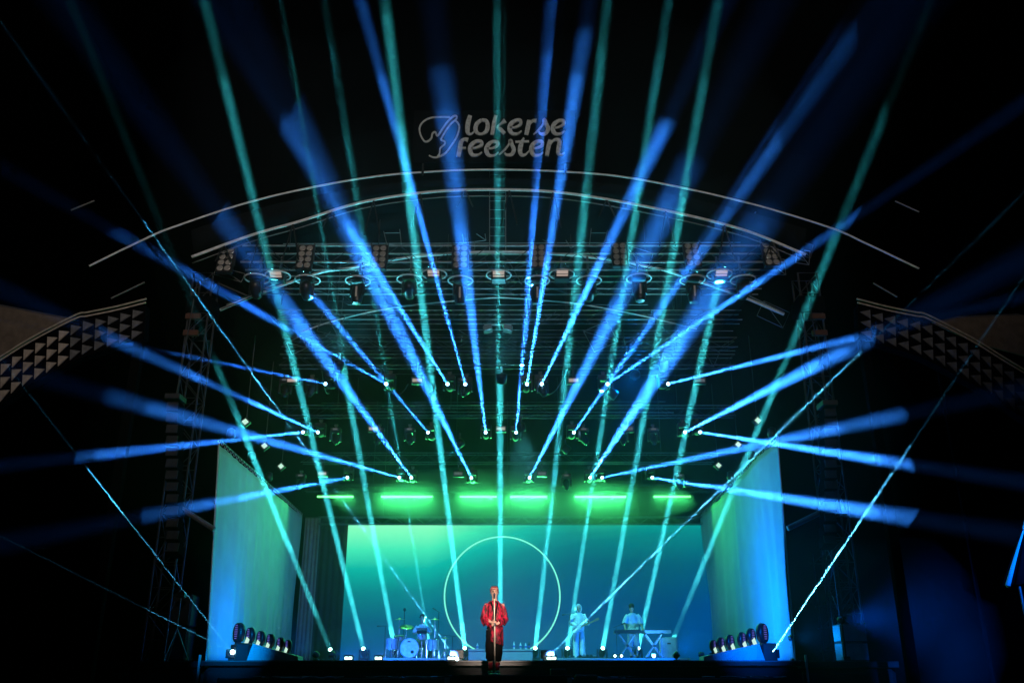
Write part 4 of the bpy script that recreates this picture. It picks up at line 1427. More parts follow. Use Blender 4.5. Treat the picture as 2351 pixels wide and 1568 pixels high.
# robe-shirt: body, wide sleeves, one long front panel
m = MB()
m.rings([(0.02, 0.0, 0.90, 0.175, 0.125), (0.01, 0.0, 1.05, 0.17, 0.125), (0, 0.0, 1.25, 0.162, 0.125), (0, 0.0, 1.38, 0.168, 0.118), (0, 0.004, 1.46, 0.150, 0.095), (0, 0.008, 1.52, 0.085, 0.075)], 20)
for s_ in (-1, 1):
    el = Vector((s_ * 0.240, -0.01, 1.14))
    wr = Vector((s_ * 0.115, -0.175, 1.045))
    m.tube([(s_ * 0.150, 0.0, 1.46), (s_ * 0.195, 0.0, 1.34), (s_ * 0.225, 0.0, 1.22), el, el.lerp(wr, 0.55), wr], [0.058, 0.062, 0.066, 0.074, 0.074, 0.070], 12)
    # hanging sleeve mouth
    m.tube([(s_ * 0.235, -0.02, 1.16), (s_ * 0.235, -0.05, 1.05), (s_ * 0.215, -0.06, 0.985)], [0.062, 0.046, 0.02], 8)
finalize_body(m, 'robe_shirt', M_RED, sg_, 0.010, 2, 0.035, 0.09)
m = MB()
NX, NZ = 14, 14
vs, fs = [], []
for i in range(NX + 1):
    u = i / NX
    for k in range(NZ + 1):
        w = k / NZ
        a = R(-120 + 150 * u)
        rx = 0.172 + 0.012 * math.sin(u * 22) + 0.01 * w
        hem = 0.58 + 0.10 * (1 - u) ** 2
        vs.append((0.02 + rx * math.cos(a), 0.128 * math.sin(a) - 0.004, 0.98 - w * (0.98 - hem)))
for i in range(NX):
    for k in range(NZ):
        a = i * (NZ + 1) + k
        fs.append((a, a + NZ + 1, a + NZ + 2, a + 1))
m.add(vs, fs)
o = m.build('front_panel', M_RED, sg_, smooth=True)
o.modifiers.new('thickness', 'SOLIDIFY').thickness = 0.012
m = MB()
m.tube([(-0.07, -0.115, 1.48), (-0.035, -0.135, 1.38), (0.0, -0.142, 1.20), (0.012, -0.142, 1.02)], [0.020, 0.020, 0.02, 0.016], 8, True, 0.5)
m.tube([(0.07, -0.115, 1.48), (0.05, -0.135, 1.36), (0.03, -0.142, 1.20), (0.03, -0.14, 1.02)], [0.022, 0.022, 0.02, 0.016], 8, True, 0.5)
m.build('lapel', M_BLKC, sg_, smooth=True)
# trousers: wide, calf length
m = MB()
m.rings([(0, 0, 0.84, 0.152, 0.112), (0, 0, 0.95, 0.158, 0.112), (0, 0, 1.02, 0.15, 0.105)], 18)
for s_ in (-1, 1):
    m.tube([(s_ * 0.075, 0, 0.90), (s_ * 0.088, -0.005, 0.72), (s_ * 0.09, -0.005, 0.52), (s_ * 0.085, 0, 0.36), (s_ * 0.075, 0.005, 0.285)], [0.098, 0.098, 0.098, 0.09, 0.078], 12)
finalize_body(m, 'trousers', M_BLKC, sg_, 0.010, 2, 0.03, 0.10)
for s_ in (-1, 1):
    MB().tube([(s_ * 0.07, 0.02, 0.09), (s_ * 0.072, 0.018, 0.18), (s_ * 0.074, 0.016, 0.25)], [0.043, 0.048, 0.056], 10).build('sock', M_REDS, sg_, smooth=True)
    MB().tube([(s_ * 0.07, 0.06, 0.045), (s_ * 0.072, 0.01, 0.06), (s_ * 0.08, -0.08, 0.052), (s_ * 0.092, -0.17, 0.036), (s_ * 0.095, -0.20, 0.034)], [0.040, 0.050, 0.048, 0.040, 0.022], 10, True, 0.85).build('shoe', M_LEATH, sg_, smooth=True)

ms = thing('microphone_stand', 'straight pale microphone stand held upright by the person in red', 'microphone stand', (sp0.x + 0.01, SY - 0.285, PZ))
MB().lathe([(0.13, 0.0), (0.13, 0.02), (0.03, 0.045)], 20).build('base', M_STEEL, ms)
MB().tube([(0.015, 0, 0.02), (0.004, 0, 0.98), (0.0, 0.0, 1.0)], 0.014, 10).build('lower_tube', mat('pale_champagne_metal', (0.72, 0.62, 0.50), 0.4, 0.2), ms, smooth=True)
MB().tube([(0.002, 0, 0.98), (-0.008, 0.0, 1.54)], 0.011, 10).build('upper_tube', MATS['pale_champagne_metal'], ms, smooth=True)
MB().tube([(0.003, 0, 0.97), (0.001, 0, 1.04)], 0.022, 10).build('clutch', M_CASE, ms)
MB().tube([(-0.008, 0.0, 1.53), (-0.009, 0.06, 1.60), (-0.01, 0.10, 1.63)], [0.013, 0.018, 0.024], 10).build('microphone', M_CASE, ms, smooth=True)
m = MB()
ellipsoid(m, (-0.01, 0.118, 1.635), (0.026, 0.026, 0.026), 12, 8)
m.build('grille', M_STEEL, ms, smooth=True)


# --- generic band member pieces --------------------------------------------
def band_person(label, x, Y, z0, build):
    p = at(x, 1500, Y)
    t = thing('person', label, 'person', (p.x, Y, z0))
    build(t)
    return t


BZ = FLOOR + RZ


def guitarist(t):
    m = MB()
    m.rings([(0, 0, 0.86, 0.13, 0.10), (0, 0, 1.0, 0.14, 0.10), (0, 0, 1.2, 0.15, 0.105), (0, 0, 1.38, 0.17, 0.10), (0, 0, 1.47, 0.10, 0.07)])
    m.tube([(0, 0, 1.45), (0.01, -0.03, 1.60)], [0.056, 0.05], 8)
    hc = Vector((0.015, -0.05, 1.64))
    head(m, hc, 1.0, Matrix.Rotation(R(22), 3, 'X'))
    for s_ in (-1, 1):
        m.tube([(s_ * 0.09, 0, 0.9), (s_ * 0.11, 0, 0.5), (s_ * 0.12, 0.01, 0.08)], [0.08, 0.058, 0.036], 9)
        m.tube([(s_ * 0.12, 0.03, 0.05), (s_ * 0.14, -0.15, 0.04)], [0.045, 0.036], 8)
    for el, wr, fw, sd, up in (((-0.25, 0.0, 1.16), (-0.08, -0.20, 1.04), (0.8, -0.2, -0.5), (0, -1, 0.3), (-0.2, -0.8, 0.4)),
                               ((0.27, -0.02, 1.14), (0.34, -0.24, 1.16), (-0.2, -0.5, 0.8), (-1, 0, 0), (0.4, -0.8, -0.2))):
        s_ = -1 if el[0] < 0 else 1
        m.tube([(s_ * 0.17, 0, 1.42), el, wr], [0.055, 0.042, 0.027], 8)
        hand(m, wr, fw, sd, up, 0.8)
    finalize_body(m, 'body', M_SKIN, t, 0.010, 2)
    face_parts(t, hc, Matrix.Rotation(R(22), 3, 'X'))
    m = MB()
    m.rings([(0, 0, 0.90, 0.19, 0.14), (0, 0, 1.05, 0.20, 0.145), (0, 0, 1.25, 0.20, 0.14), (0, 0, 1.42, 0.195, 0.125), (0, 0, 1.50, 0.12, 0.10)], 18)
    for s_, el, wr in ((-1, (-0.26, 0.0, 1.15), (-0.12, -0.17, 1.06)), (1, (0.28, -0.02, 1.13), (0.32, -0.20, 1.13))):
        m.tube([(s_ * 0.16, 0, 1.44), (s_ * 0.22, 0, 1.30), el, Vector(el).lerp(Vector(wr), 0.5), wr], [0.085, 0.085, 0.08, 0.07, 0.05], 10)
    finalize_body(m, 'hoodie', M_WHITE, t, 0.012, 2, 0.04, 0.12)
    # hood: open shell round the face
    m = MB()
    rings_ = []
    for k in range(9):
        a = R(-40 + 170 * k / 8)
        # arcs swept from brow over the crown to the nape
        cy, cz = hc.y + 0.02 - 0.115 * math.cos(a), hc.z + 0.0 + 0.15 * math.sin(a)
        rr_ = 0.112 if k < 7 else 0.10
        ring = []
        for i in range(13):
            b_ = R(-10 + 200 * i / 12)
            ring.append(Vector((hc.x + rr_ * math.cos(b_), cy + 0.03, hc.z - 0.03 + (0.165) * math.sin(b_) * (1.0 if k > 0 else 0.96))))
        rings_.append(ring)
    m = MB()
    prof = [(-0.075, 0.098, 0.142), (-0.03, 0.112, 0.158), (0.03, 0.115, 0.160), (0.08, 0.100, 0.14), (0.11, 0.06, 0.09), (0.12, 0.012, 0.02)]
    rings_ = [[Vector((hc.x + rx * math.cos(R(-75 + 330 * i / 16)), hc.y + yy, hc.z - 0.005 + rz * math.sin(R(-75 + 330 * i / 16)))) for i in range(17)] for yy, rx, rz in prof]
    m.loft(rings_, False)
    o = m.build('hood', M_WHITE, t, smooth=True)
    o.modifiers.new('thickness', 'SOLIDIFY').thickness = 0.02
    m = MB()
    m.rings([(0, 0, 0.86, 0.165, 0.125), (0, 0, 0.98, 0.17, 0.125)], 16)
    for s_ in (-1, 1):
        m.tube([(s_ * 0.085, 0, 0.92), (s_ * 0.105, 0, 0.6), (s_ * 0.115, 0, 0.3), (s_ * 0.12, 0.0, 0.09)], [0.105, 0.10, 0.095, 0.095], 11)
    finalize_body(m, 'trousers', M_WHITE, t, 0.012, 2, 0.03, 0.12)
    for s_ in (-1, 1):
        MB().tube([(s_ * 0.12, 0.06, 0.05), (s_ * 0.125, -0.06, 0.055), (s_ * 0.145, -0.19, 0.04)], [0.045, 0.052, 0.035], 8, True, 0.8).build('shoe', M_WHITE, t, smooth=True)


band_person('hooded person in white hoodie and white trousers playing an electric guitar', 1330, 32.4, BZ, guitarist)
gp = at(1330, 1500, 32.4)
gt = thing('electric_guitar', 'pale electric guitar held by the hooded person in white', 'guitar', (gp.x - 0.02, 32.4 - 0.23, BZ + 1.0))
gt.rotation_euler = (0, R(-22), 0)
m = MB()
out2 = []
for i in range(28):
    a = 2 * math.pi * i / 28
    rr_ = 0.17 + 0.035 * math.cos(2 * a) + 0.018 * math.cos(3 * a)
    out2.append(Vector((-0.08 + rr_ * math.cos(a), 0, 0.8 * rr_ * math.sin(a))))
m.loft([[p + Vector((0, -0.022, 0)) for p in out2], [p + Vector((0, 0.022, 0)) for p in out2]])
m.build('body', M_GUITAR, gt)
MB().box((0.36, -0.03, 0.0), (0.56, 0.022, 0.05)).build('neck', M_WOODN, gt)
MB().box((0.70, -0.025, 0.01), (0.14, 0.016, 0.075)).build('headstock', M_WOODN, gt)
MB().box((-0.10, -0.032, 0), (0.10, 0.012, 0.07)).build('pickups', M_CASE, gt)
MB().box((-0.19, -0.032, 0), (0.03, 0.014, 0.08)).build('bridge', M_CHROME, gt)
pb = thing('pedal_board', 'flat black pedal board at the feet of the hooded guitarist', 'pedal board', (gp.x + 0.22, 31.75, BZ))
MB().box((0, 0, 0.03), (0.62, 0.32, 0.06)).build('board', M_CASE, pb)
for k in range(5):
    pd = MB().box((-0.24 + 0.12 * k, -0.02, 0.085), (0.085, 0.13, 0.05)).build('pedal', (M_STEEL, M_BLUEK, M_CASE)[k % 3], pb)
    MB().lathe([(0.012, 0), (0.012, 0.02)], 8, (-0.24 + 0.12 * k, -0.06, 0.11)).build('foot_switch', M_CHROME, pd)


def mic_stand(label, x, Y, z0, h, boom, tilt=0.0, cat='microphone stand', name='boom_stand', ball=False):
    p = at(x, 1500, Y)
    t = thing(name, label, cat, (p.x, Y, z0))
    for k in range(3):
        a = 2 * math.pi * k / 3 + 0.5
        MB().tube([(0, 0, 0.14), (0.26 * math.cos(a), 0.26 * math.sin(a), 0.012)], 0.010, 6).build('leg', M_CASE, t)
    MB().tube([(0, 0, 0.05), (0, 0, h)], 0.013, 8).build('pole', M_CASE, t)
    if boom:
        a, b_ = Vector((boom[0], 0, h + boom[2])), Vector((boom[1], 0, h + boom[3]))
        MB().tube([a, b_], 0.009, 6).build('boom', M_CASE, t)
        d = (a - b_).normalized()
        MB().tube([a, a + d * 0.10, a + d * 0.16], [0.014, 0.018, 0.026], 8).build('microphone', M_CASE, t, smooth=True)
    if ball:
        m = MB()
        ellipsoid(m, (0, 0, h + 0.04), (0.05, 0.05, 0.06), 12, 8)
        m.build('microphone', M_CASE, t, smooth=True)
    return t


mic_stand('black boom microphone stand beside the hooded guitarist', 1310, 32.2, BZ, 1.42, (-0.10, 0.20, 0.02, 0.06))

# keyboardist
def keys_player(t):
    m = MB()
    m.rings([(0, 0, 0.86, 0.13, 0.10), (0, 0, 1.0, 0.13, 0.10), (0, -0.02, 1.2, 0.15, 0.105), (-0.01, -0.05, 1.38, 0.17, 0.10), (-0.02, -0.06, 1.47, 0.10, 0.07)])
    m.tube([(-0.02, -0.06, 1.45), (-0.03, -0.11, 1.60)], [0.056, 0.05], 8)
    hc = Vector((-0.04, -0.14, 1.655))
    head(m, hc, 1.0, Matrix.Rotation(R(26), 3, 'X'))
    for s_ in (-1, 1):
        m.tube([(s_ * 0.09, 0, 0.9), (s_ * 0.10, -0.01, 0.5), (s_ * 0.11, 0.01, 0.08)], [0.08, 0.058, 0.036], 9)
        m.tube([(s_ * 0.11, 0.03, 0.05), (s_ * 0.13, -0.15, 0.04)], [0.045, 0.036], 8)
        el = Vector((s_ * 0.29 - 0.01, -0.06, 1.14))
        wr = Vector((s_ * 0.30 - 0.01, -0.30, 0.98))
        m.tube([(s_ * 0.17 - 0.01, -0.05, 1.42), el, wr], [0.055, 0.042, 0.027], 8)
        hand(m, wr, (0, -0.85, -0.35), (-s_, 0, 0), (0, -0.3, 0.9), 0.35)
    finalize_body(m, 'body', M_SKIN, t, 0.010, 2)
    face_parts(t, hc, Matrix.Rotation(R(26), 3, 'X'))
    cap_hair(t, hc + Vector((0, -0.015, 0.025)), M_HAIR, 1.0, 0.03, 1.12)
    m = MB()
    m.rings([(0, 0, 0.82, 0.20, 0.15), (0, 0, 1.0, 0.205, 0.15), (0, -0.02, 1.25, 0.205, 0.145), (-0.01, -0.05, 1.42, 0.195, 0.125), (-0.02, -0.06, 1.50, 0.10, 0.09)], 18)
    for s_ in (-1, 1):
        m.tube([(s_ * 0.15 - 0.01, -0.05, 1.44), (s_ * 0.23, -0.05, 1.30), (s_ * 0.285, -0.06, 1.14)], [0.085, 0.10, 0.105], 10)
    finalize_body(m, 'tee_shirt', M_WHITE, t, 0.012, 2, 0.04, 0.12)
    m = MB()
    m.rings([(0, 0, 0.80, 0.165, 0.125), (0, 0, 0.95, 0.165, 0.125)], 16)
    for s_ in (-1, 1):
        m.tube([(s_ * 0.085, 0, 0.90), (s_ * 0.10, 0, 0.62), (s_ * 0.105, 0, 0.40)], [0.11, 0.11, 0.115], 11)
    finalize_body(m, 'shorts', mat('grey_cotton', (0.30, 0.31, 0.34), 0.9), t, 0.012, 2, 0.03, 0.12)
    for s_ in (-1, 1):
        MB().tube([(s_ * 0.11, 0.06, 0.05), (s_ * 0.115, -0.06, 0.055), (s_ * 0.135, -0.19, 0.04)], [0.045, 0.052, 0.035], 8, True, 0.8).build('shoe', M_LEATH, t, smooth=True)


band_person('dark-haired person in loose white tee bending over two keyboards', 1456, 32.6, BZ, keys_player)


def keyboard(label, x0, x1, Y, z, m_, rot=0.0):
    a, b_ = at(x0, 1480, Y), at(x1, 1480, Y)
    L = b_.x - a.x
    t = thing('keyboard', label, 'keyboard', ((a.x + b_.x) / 2, Y, z), rot)
    MB().box((0, 0, 0.05), (L, 0.32, 0.10)).build('case', m_, t)
    MB().box((0, 0.07, 0.108), (L * 0.86, 0.15, 0.018)).build('white_keys', M_KEYS, t)
    m = MB()
    n = 34
    for k in range(n):
        if k % 7 not in (2, 6):
            m.box((-L * 0.42 + L * 0.84 * k / n, 0.04, 0.122), (L * 0.012, 0.09, 0.014))
    m.build('black_keys', M_CASE, t)
    MB().box((0, -0.10, 0.108), (L * 0.8, 0.08, 0.02)).build('control_panel', M_STEEL, t)
    return t


def xstand(label, x0, x1, Y, z0, h, m_):
    a, b_ = at(x0, 1480, Y), at(x1, 1480, Y)
    L = b_.x - a.x
    t = thing('keyboard_stand', label, 'stand', ((a.x + b_.x) / 2, Y, z0))
    for dy in (-0.14, 0.14):
        MB().tube([(-L / 2, dy, 0.03), (L / 2, dy, h - 0.02)], 0.021, 8).build('leg', m_, t)
        MB().tube([(L / 2, dy + 0.05, 0.03), (-L / 2, dy + 0.05, h - 0.02)], 0.021, 8).build('leg', m_, t)
    for s_ in (-1, 1):
        MB().tube([(s_ * L / 2, -0.22, 0.022), (s_ * L / 2, 0.24, 0.022)], 0.02, 8).build('foot', M_CASE, t)
        MB().tube([(s_ * L / 2, -0.2, h - 0.02), (s_ * L / 2, 0.22, h - 0.02)], 0.018, 8).build('top_bar', M_CASE, t)
    MB().lathe([(0.045, -0.02), (0.045, 0.02)], 12, (0, -0.18, h / 2), Matrix.Rotation(R(90), 3, 'X')).build('hub', M_CASE, t)
    return t


M_LILAC = mat('pale_lilac_paint', (0.62, 0.52, 0.66), 0.5)
KZ = BZ + 0.80
xstand('dark crossed stand under the black keyboard', 1421, 1458, 31.95, BZ, 0.80, mat('grey_stand_paint', (0.22, 0.24, 0.30), 0.5))
keyboard('long black keyboard in front of the person in the loose white tee', 1411, 1478, 31.95, KZ, M_CASE)
xstand('pale lilac crossed stand under the blue keyboard', 1482, 1520, 31.95, BZ, 0.80, M_LILAC)
keyboard('blue-lit keyboard next to the square white case', 1480, 1541, 31.95, KZ, M_BLUEK)
bx0, bx1 = at(1517, 1480, 32.2), at(1553, 1480, 32.2)
t = thing('equipment_case', 'square white case standing at the keyboard riser end', 'case', ((bx0.x + bx1.x) / 2, 32.35, BZ))
hz = at(1530, 1462, 32.2).z - BZ
MB().box((0, 0, hz / 2), (bx1.x - bx0.x, 0.5, hz - 0.004)).build('body', mat('pale_case_laminate', (0.52, 0.54, 0.58), 0.6), t)
for s_ in (-1, 1):
    MB().box((s_ * (bx1.x - bx0.x) / 2, -0.25, hz / 2), (0.035, 0.035, hz)).build('corner_trim', M_ALU, t)
MB().box((0, -0.258, hz * 0.7), (0.12, 0.02, 0.05)).build('handle', M_CASE, t)
mic_stand('black straight microphone stand before the black keyboard', 1417, 31.5, BZ, 0.96, (0.16, -0.10, 0.10, 0.0))

# --- drum kit ---------------------------------------------------------------
DY = 32.3


def drum(name, label, x, zc, r, depth, axis, Y, cat='drum', tilt=0.0, legs=0, head_mat=None, group=None, zbase=None):
    p = at(x, 1500, Y)
    t = thing(name, label, cat, (p.x, Y, BZ), 0, group)
    rot = Matrix.Rotation(R(90), 3, 'X') if axis == 'y' else Matrix.Rotation(tilt, 3, 'X')
    c = Vector((0, 0, zc))
    sh = MB().lathe([(r, -depth / 2), (r, depth / 2)], 28, c, rot).build('shell', M_SHELL, t, smooth=False)
    for s_ in (-1, 1):
        MB().lathe([(r * 0.985, s_ * (depth / 2 + 0.004)), (r * 0.6, s_ * (depth / 2 + 0.006)), (0.01, s_ * (depth / 2 + 0.006))], 28, c, rot).build('drum_head', head_mat or M_DRUMHEAD, t)
        MB().torus(r + 0.006, 0.013, c + rot @ Vector((0, 0, s_ * depth / 2)), rot, 28, 6).build('hoop', M_CHROME if axis != 'y' else M_SHELL, t, smooth=True)
    m = MB()
    for k in range(8):
        a = 2 * math.pi * k / 8
        q = Vector(((r + 0.012) * math.cos(a), (r + 0.012) * math.sin(a), 0))
        m.tube([c + rot @ (q + Vector((0, 0, -depth / 2))), c + rot @ (q + Vector((0, 0, depth / 2)))], 0.006, 5)
    m.build('tension_rods', M_CHROME, t)
    for k in range(legs):
        a = 2 * math.pi * k / legs + 0.6
        MB().tube([((r + 0.02) * math.cos(a), (r + 0.02) * math.sin(a), zc), ((r + 0.05) * math.cos(a), (r + 0.05) * math.sin(a), 0.01)], 0.010, 6).build('leg', M_CHROME, t)
    return t


bd = drum('bass_drum', 'large bass drum with pale head facing forward', 941, 0.325, 0.30, 0.42, 'y', 31.9)
for s_ in (-1, 1):
    MB().tube([(s_ * 0.30, 0.0, 0.26), (s_ * 0.40, -0.12, 0.01)], 0.011, 6).build('spur', M_CHROME, bd)
MB().lathe([(0.052, 0.0), (0.052, 0.01), (0.045, 0.012)], 18, (0.10, -0.222, 0.20), Matrix.Rotation(R(90), 3, 'X')).build('port_hole', M_LEATH, bd)
MB().box((-0.02, -0.222, 0.53), (0.10, 0.01, 0.045)).build('badge', M_LEATH, bd)
drum('floor_tom', 'pale floor tom standing on chrome legs at the outer end of the kit', 899, 0.46, 0.19, 0.36, 'z', 31.9, legs=3)
drum('floor_tom', 'dark-side floor tom standing on chrome legs beyond the bass drum', 994, 0.44, 0.19, 0.34, 'z', 32.1, legs=3)
drum('snare_drum', 'shallow snare drum on a stand just beside the bass drum', 915, 0.66, 0.17, 0.15, 'z', 32.2, tilt=R(10), legs=3)
drum('rack_tom', 'small rack tom mounted above the bass drum', 968, 0.72, 0.15, 0.20, 'z', 32.0, tilt=R(16), legs=3)


def cymbal(label, x, z, r, tiltx, tilty, Y):
    p = at(x, 1500, Y)
    t = thing('cymbal_stand', label, 'cymbal', (p.x, Y, BZ))
    rot = Matrix.Rotation(tiltx, 3, 'X') @ Matrix.Rotation(tilty, 3, 'Y')
    MB().lathe([(r, 0.0), (r * 0.6, 0.012), (r * 0.25, 0.022), (r * 0.18, 0.045), (0.012, 0.055)], 28, (0, 0, z), rot).build('cymbal', M_CYM, t, smooth=True)
    MB().tube([(0, 0, 0.1), (0, 0, z + 0.08)], 0.011, 6).build('pole', M_CHROME, t)
    for k in range(3):
        a = 2 * math.pi * k / 3 + 0.3
        MB().tube([(0, 0, 0.32), (0.24 * math.cos(a), 0.24 * math.sin(a), 0.01)], 0.009, 6).build('leg', M_CHROME, t)


cymbal('flat crash cymbal on a tall stand, outer side of the drum kit', 914, 1.27, 0.23, R(4), R(-2), 32.3)
cymbal('wide dark ride cymbal tilted towards the audience between snare and bass drum', 931, 1.0, 0.25, R(24), R(4), 32.0)
cymbal('flat crash cymbal on a tall stand, singer side of the drum kit', 997, 1.27, 0.22, R(4), R(3), 32.4)
cymbal('small low cymbal on a stand at the singer end of the kit', 1021, 0.64, 0.14, R(6), R(0), 32.0)
p = at(967, 1500, 31.85)
t = thing('drum_pad', 'black electronic pad box in front of the drummer', 'drum pad', (p.x, 31.85, BZ))
MB().box((0, 0, 0.94), (0.36, 0.24, 0.05)).build('pad', M_CASE, t)
MB().box((0, 0.03, 0.85), (0.34, 0.18, 0.10)).build('box', M_LEATH, t)
MB().tube([(0, 0.05, 0.0), (0, 0.05, 0.82)], 0.014, 6).build('pole', M_CASE, t)
for k in range(3):
    a = 2 * math.pi * k / 3
    MB().tube([(0, 0.05, 0.2), (0.2 * math.cos(a), 0.05 + 0.2 * math.sin(a), 0.01)], 0.009, 5).build('leg', M_CASE, t)
mic_stand('straight stand with round microphone rising above the outer crash cymbal', 925, 32.6, BZ, 1.58, None, ball=True)
mic_stand('boom microphone stand rising above the singer side crash cymbal', 1005, 32.6, BZ, 1.52, (-0.08, 0.05, 0.07, -0.01))
mic_stand('low boom microphone stand at the outer end of the drum kit', 882, 31.9, BZ, 1.02, (-0.12, 0.08, 0.02, 0.02))
mic_stand('thin black stand with level boom between drum kit and cyan lamp', 1038, 31.6, BZ - RZ, 0.92, (-0.34, 0.15, 0.06, 0.0))


def drummer(t):
    m = MB()
    m.rings([(0, 0.05, 0.52, 0.17, 0.13), (0, 0.03, 0.64, 0.16, 0.12), (0, 0.02, 0.82, 0.15, 0.11), (0, 0.0, 1.02, 0.175, 0.105), (0, 0.0, 1.11, 0.10, 0.07)])
    m.tube([(0, 0, 1.10), (0, -0.02, 1.24)], [0.058, 0.052], 8)
    hc = Vector((0, -0.04, 1.33))
    head(m, hc, 1.05, Matrix.Rotation(R(12), 3, 'X') @ Matrix.Rotation(R(-12), 3, 'Z'))
    for s_ in (-1, 1):
        m.tube([(s_ * 0.10, 0.03, 0.56), (s_ * 0.20, -0.38, 0.54), (s_ * 0.20, -0.42, 0.10)], [0.09, 0.065, 0.04], 9)
        m.tube([(s_ * 0.20, -0.40, 0.06), (s_ * 0.21, -0.60, 0.05)], [0.045, 0.036], 8)
        el = Vector((s_ * 0.28, -0.04, 0.82))
        wr = Vector((s_ * 0.20, -0.27, 0.86))
        m.tube([(s_ * 0.175, 0, 1.06), el, wr], [0.056, 0.044, 0.028], 8)
        hand(m, wr, (-s_ * 0.3, -0.9, 0.1), (-s_, -0.2, 0), (0, 0, 1), 0.9)
    finalize_body(m, 'body', M_SKIN, t, 0.011, 2)
    face_parts(t, hc, Matrix.Rotation(R(12), 3, 'X'), 1.05)
    cap_hair(t, hc, M_HAIR, 1.05, 0.03, 1.0)
    MB().lathe([(0.10, 0.0), (0.13, -0.005), (0.13, 0.008), (0.095, 0.02), (0.09, 0.075), (0.05, 0.10), (0.01, 0.105)], 18, hc + Vector((0, 0.01, 0.045))).build('cap', M_LEATH, t, smooth=True)
    m = MB()
    m.rings([(0, 0.05, 0.54, 0.19, 0.15), (0, 0.02, 0.80, 0.175, 0.135), (0, 0, 1.04, 0.195, 0.125), (0, 0, 1.14, 0.10, 0.09)], 18)
    for s_ in (-1, 1):
        m.tube([(s_ * 0.16, 0, 1.07), (s_ * 0.235, -0.01, 0.95), (s_ * 0.275, -0.03, 0.85)], [0.08, 0.085, 0.08], 10)
    finalize_body(m, 'shirt', M_WHITE, t, 0.012, 2, 0.03, 0.12)
    m = MB()
    for s_ in (-1, 1):
        m.tube([(s_ * 0.08, 0.06, 0.56), (s_ * 0.20, -0.38, 0.55), (s_ * 0.20, -0.42, 0.12)], [0.12, 0.085, 0.07], 10)
    finalize_body(m, 'trousers', MATS['grey_cotton'], t, 0.012, 2, 0.02, 0.12)
    for s_ in (-1, 1):
        MB().tube([(s_ * 0.20, -0.38, 0.05), (s_ * 0.205, -0.50, 0.055), (s_ * 0.21, -0.63, 0.04)], [0.045, 0.05, 0.034], 8, True, 0.8).build('shoe', M_LEATH, t, smooth=True)


band_person('person in white shirt and dark cap seated behind the drum kit', 968, 32.75, BZ, drummer)
p = at(968, 1500, 32.75)
t = thing('drum_stool', 'round black stool under the seated drummer', 'stool', (p.x, 32.82, BZ))
MB().lathe([(0.16, 0.38), (0.18, 0.40), (0.18, 0.45), (0.15, 0.47)], 20).build('seat', M_LEATH, t)
MB().tube([(0, 0, 0.12), (0, 0, 0.39)], 0.02, 8).build('pole', M_CHROME, t)
for k in range(3):
    a = 2 * math.pi * k / 3
    MB().tube([(0, 0, 0.2), (0.22 * math.cos(a), 0.22 * math.sin(a), 0.012)], 0.012, 6).build('leg', M_CHROME, t)
for s_ in (-1, 1):
    a = Vector((p.x + s_ * 0.17, 32.75 - 0.34, BZ + 0.87))
    b_ = a + Vector((-s_ * 0.14, -0.36, 0.06))
    o = MB().tube([Vector((0, 0, 0)), b_ - a], [0.008, 0.006], 6).build('drum_stick', M_WOODN, None, a)
    tag(o, 'wooden drum stick held by the seated drummer', 'drum stick', 'drum sticks')

# ------------------------------------------------------------------ furled parasol at the far right
Y = 15.0
top, bot = at(2349, 1214, Y), at(2318, 1340, Y)
t = thing('furled_parasol', 'furled striped parasol with pale folds standing beyond the keyboard side wing', 'parasol', (at(2345, 1340, Y).x, Y, 0))
og = Vector(t.location)
ax0, ax1 = top - og + Vector((0.06, 0, 0)), at(2338, 1345, Y) - og
MB().tube([(ax1.x + 0.05, 0, 0.0), ax1 + Vector((0.02, 0, 0)), ax0 + Vector((0, 0, 0.06))], 0.022, 8).build('pole', M_STEEL, t)
MB().lathe([(0.3, 0.0), (0.3, 0.05), (0.06, 0.09)], 18, (ax1.x + 0.05, 0, 0)).build('base', M_STEEL, t)
for k in range(8):
    a = 2 * math.pi * (k + 0.35) / 8
    pts, rads = [], []
    for i in range(9):
        u = i / 8
        c = ax0.lerp(ax1, u)
        rr_ = 0.045 + 0.165 * u ** 0.75
        pts.append(c + Vector((rr_ * math.cos(a), rr_ * math.sin(a), 0)))
        rads.append(0.016 + 0.038 * u)
    MB().tube(pts, rads, 8, True, 0.6).build('fold', M_STRIPE if k % 2 == 0 else M_BANNER, t, smooth=True)
m = MB()
m.rings([(p_.x, p_.y, p_.z, r_, r_) for p_, r_ in ((ax0.lerp(ax1, 0.0), 0.03), (ax0.lerp(ax1, 0.3), 0.09), (ax0.lerp(ax1, 0.7), 0.13), (ax0.lerp(ax1, 0.97), 0.16))])
m.build('inner_cloth', M_BANNER, t, smooth=True)
MB().lathe([(0.055, -0.05), (0.06, 0.03), (0.035, 0.08), (0.012, 0.15)], 12, ax0).build('cap', M_STRIPE, t, smooth=True)

# crew stand in the left wing
p = at(415, 1480, 23.4)
t = thing('tripod_stand', 'thin dark tripod stand on the drum side wing deck', 'tripod', (p.x, 23.0, FLOOR))
for k in range(3):
    a = 2 * math.pi * k / 3 + 0.2
    MB().tube([(0, 0, 0.75), (0.35 * math.cos(a), 0.35 * math.sin(a), 0.01)], 0.02, 6).build('leg', M_ALUD, t)
MB().tube([(0, 0, 0.6), (0, 0, 1.5)], 0.018, 6).build('pole', M_ALUD, t)
MB().box((0, 0, 1.55), (0.2, 0.15, 0.12)).build('head', M_CASE, t)

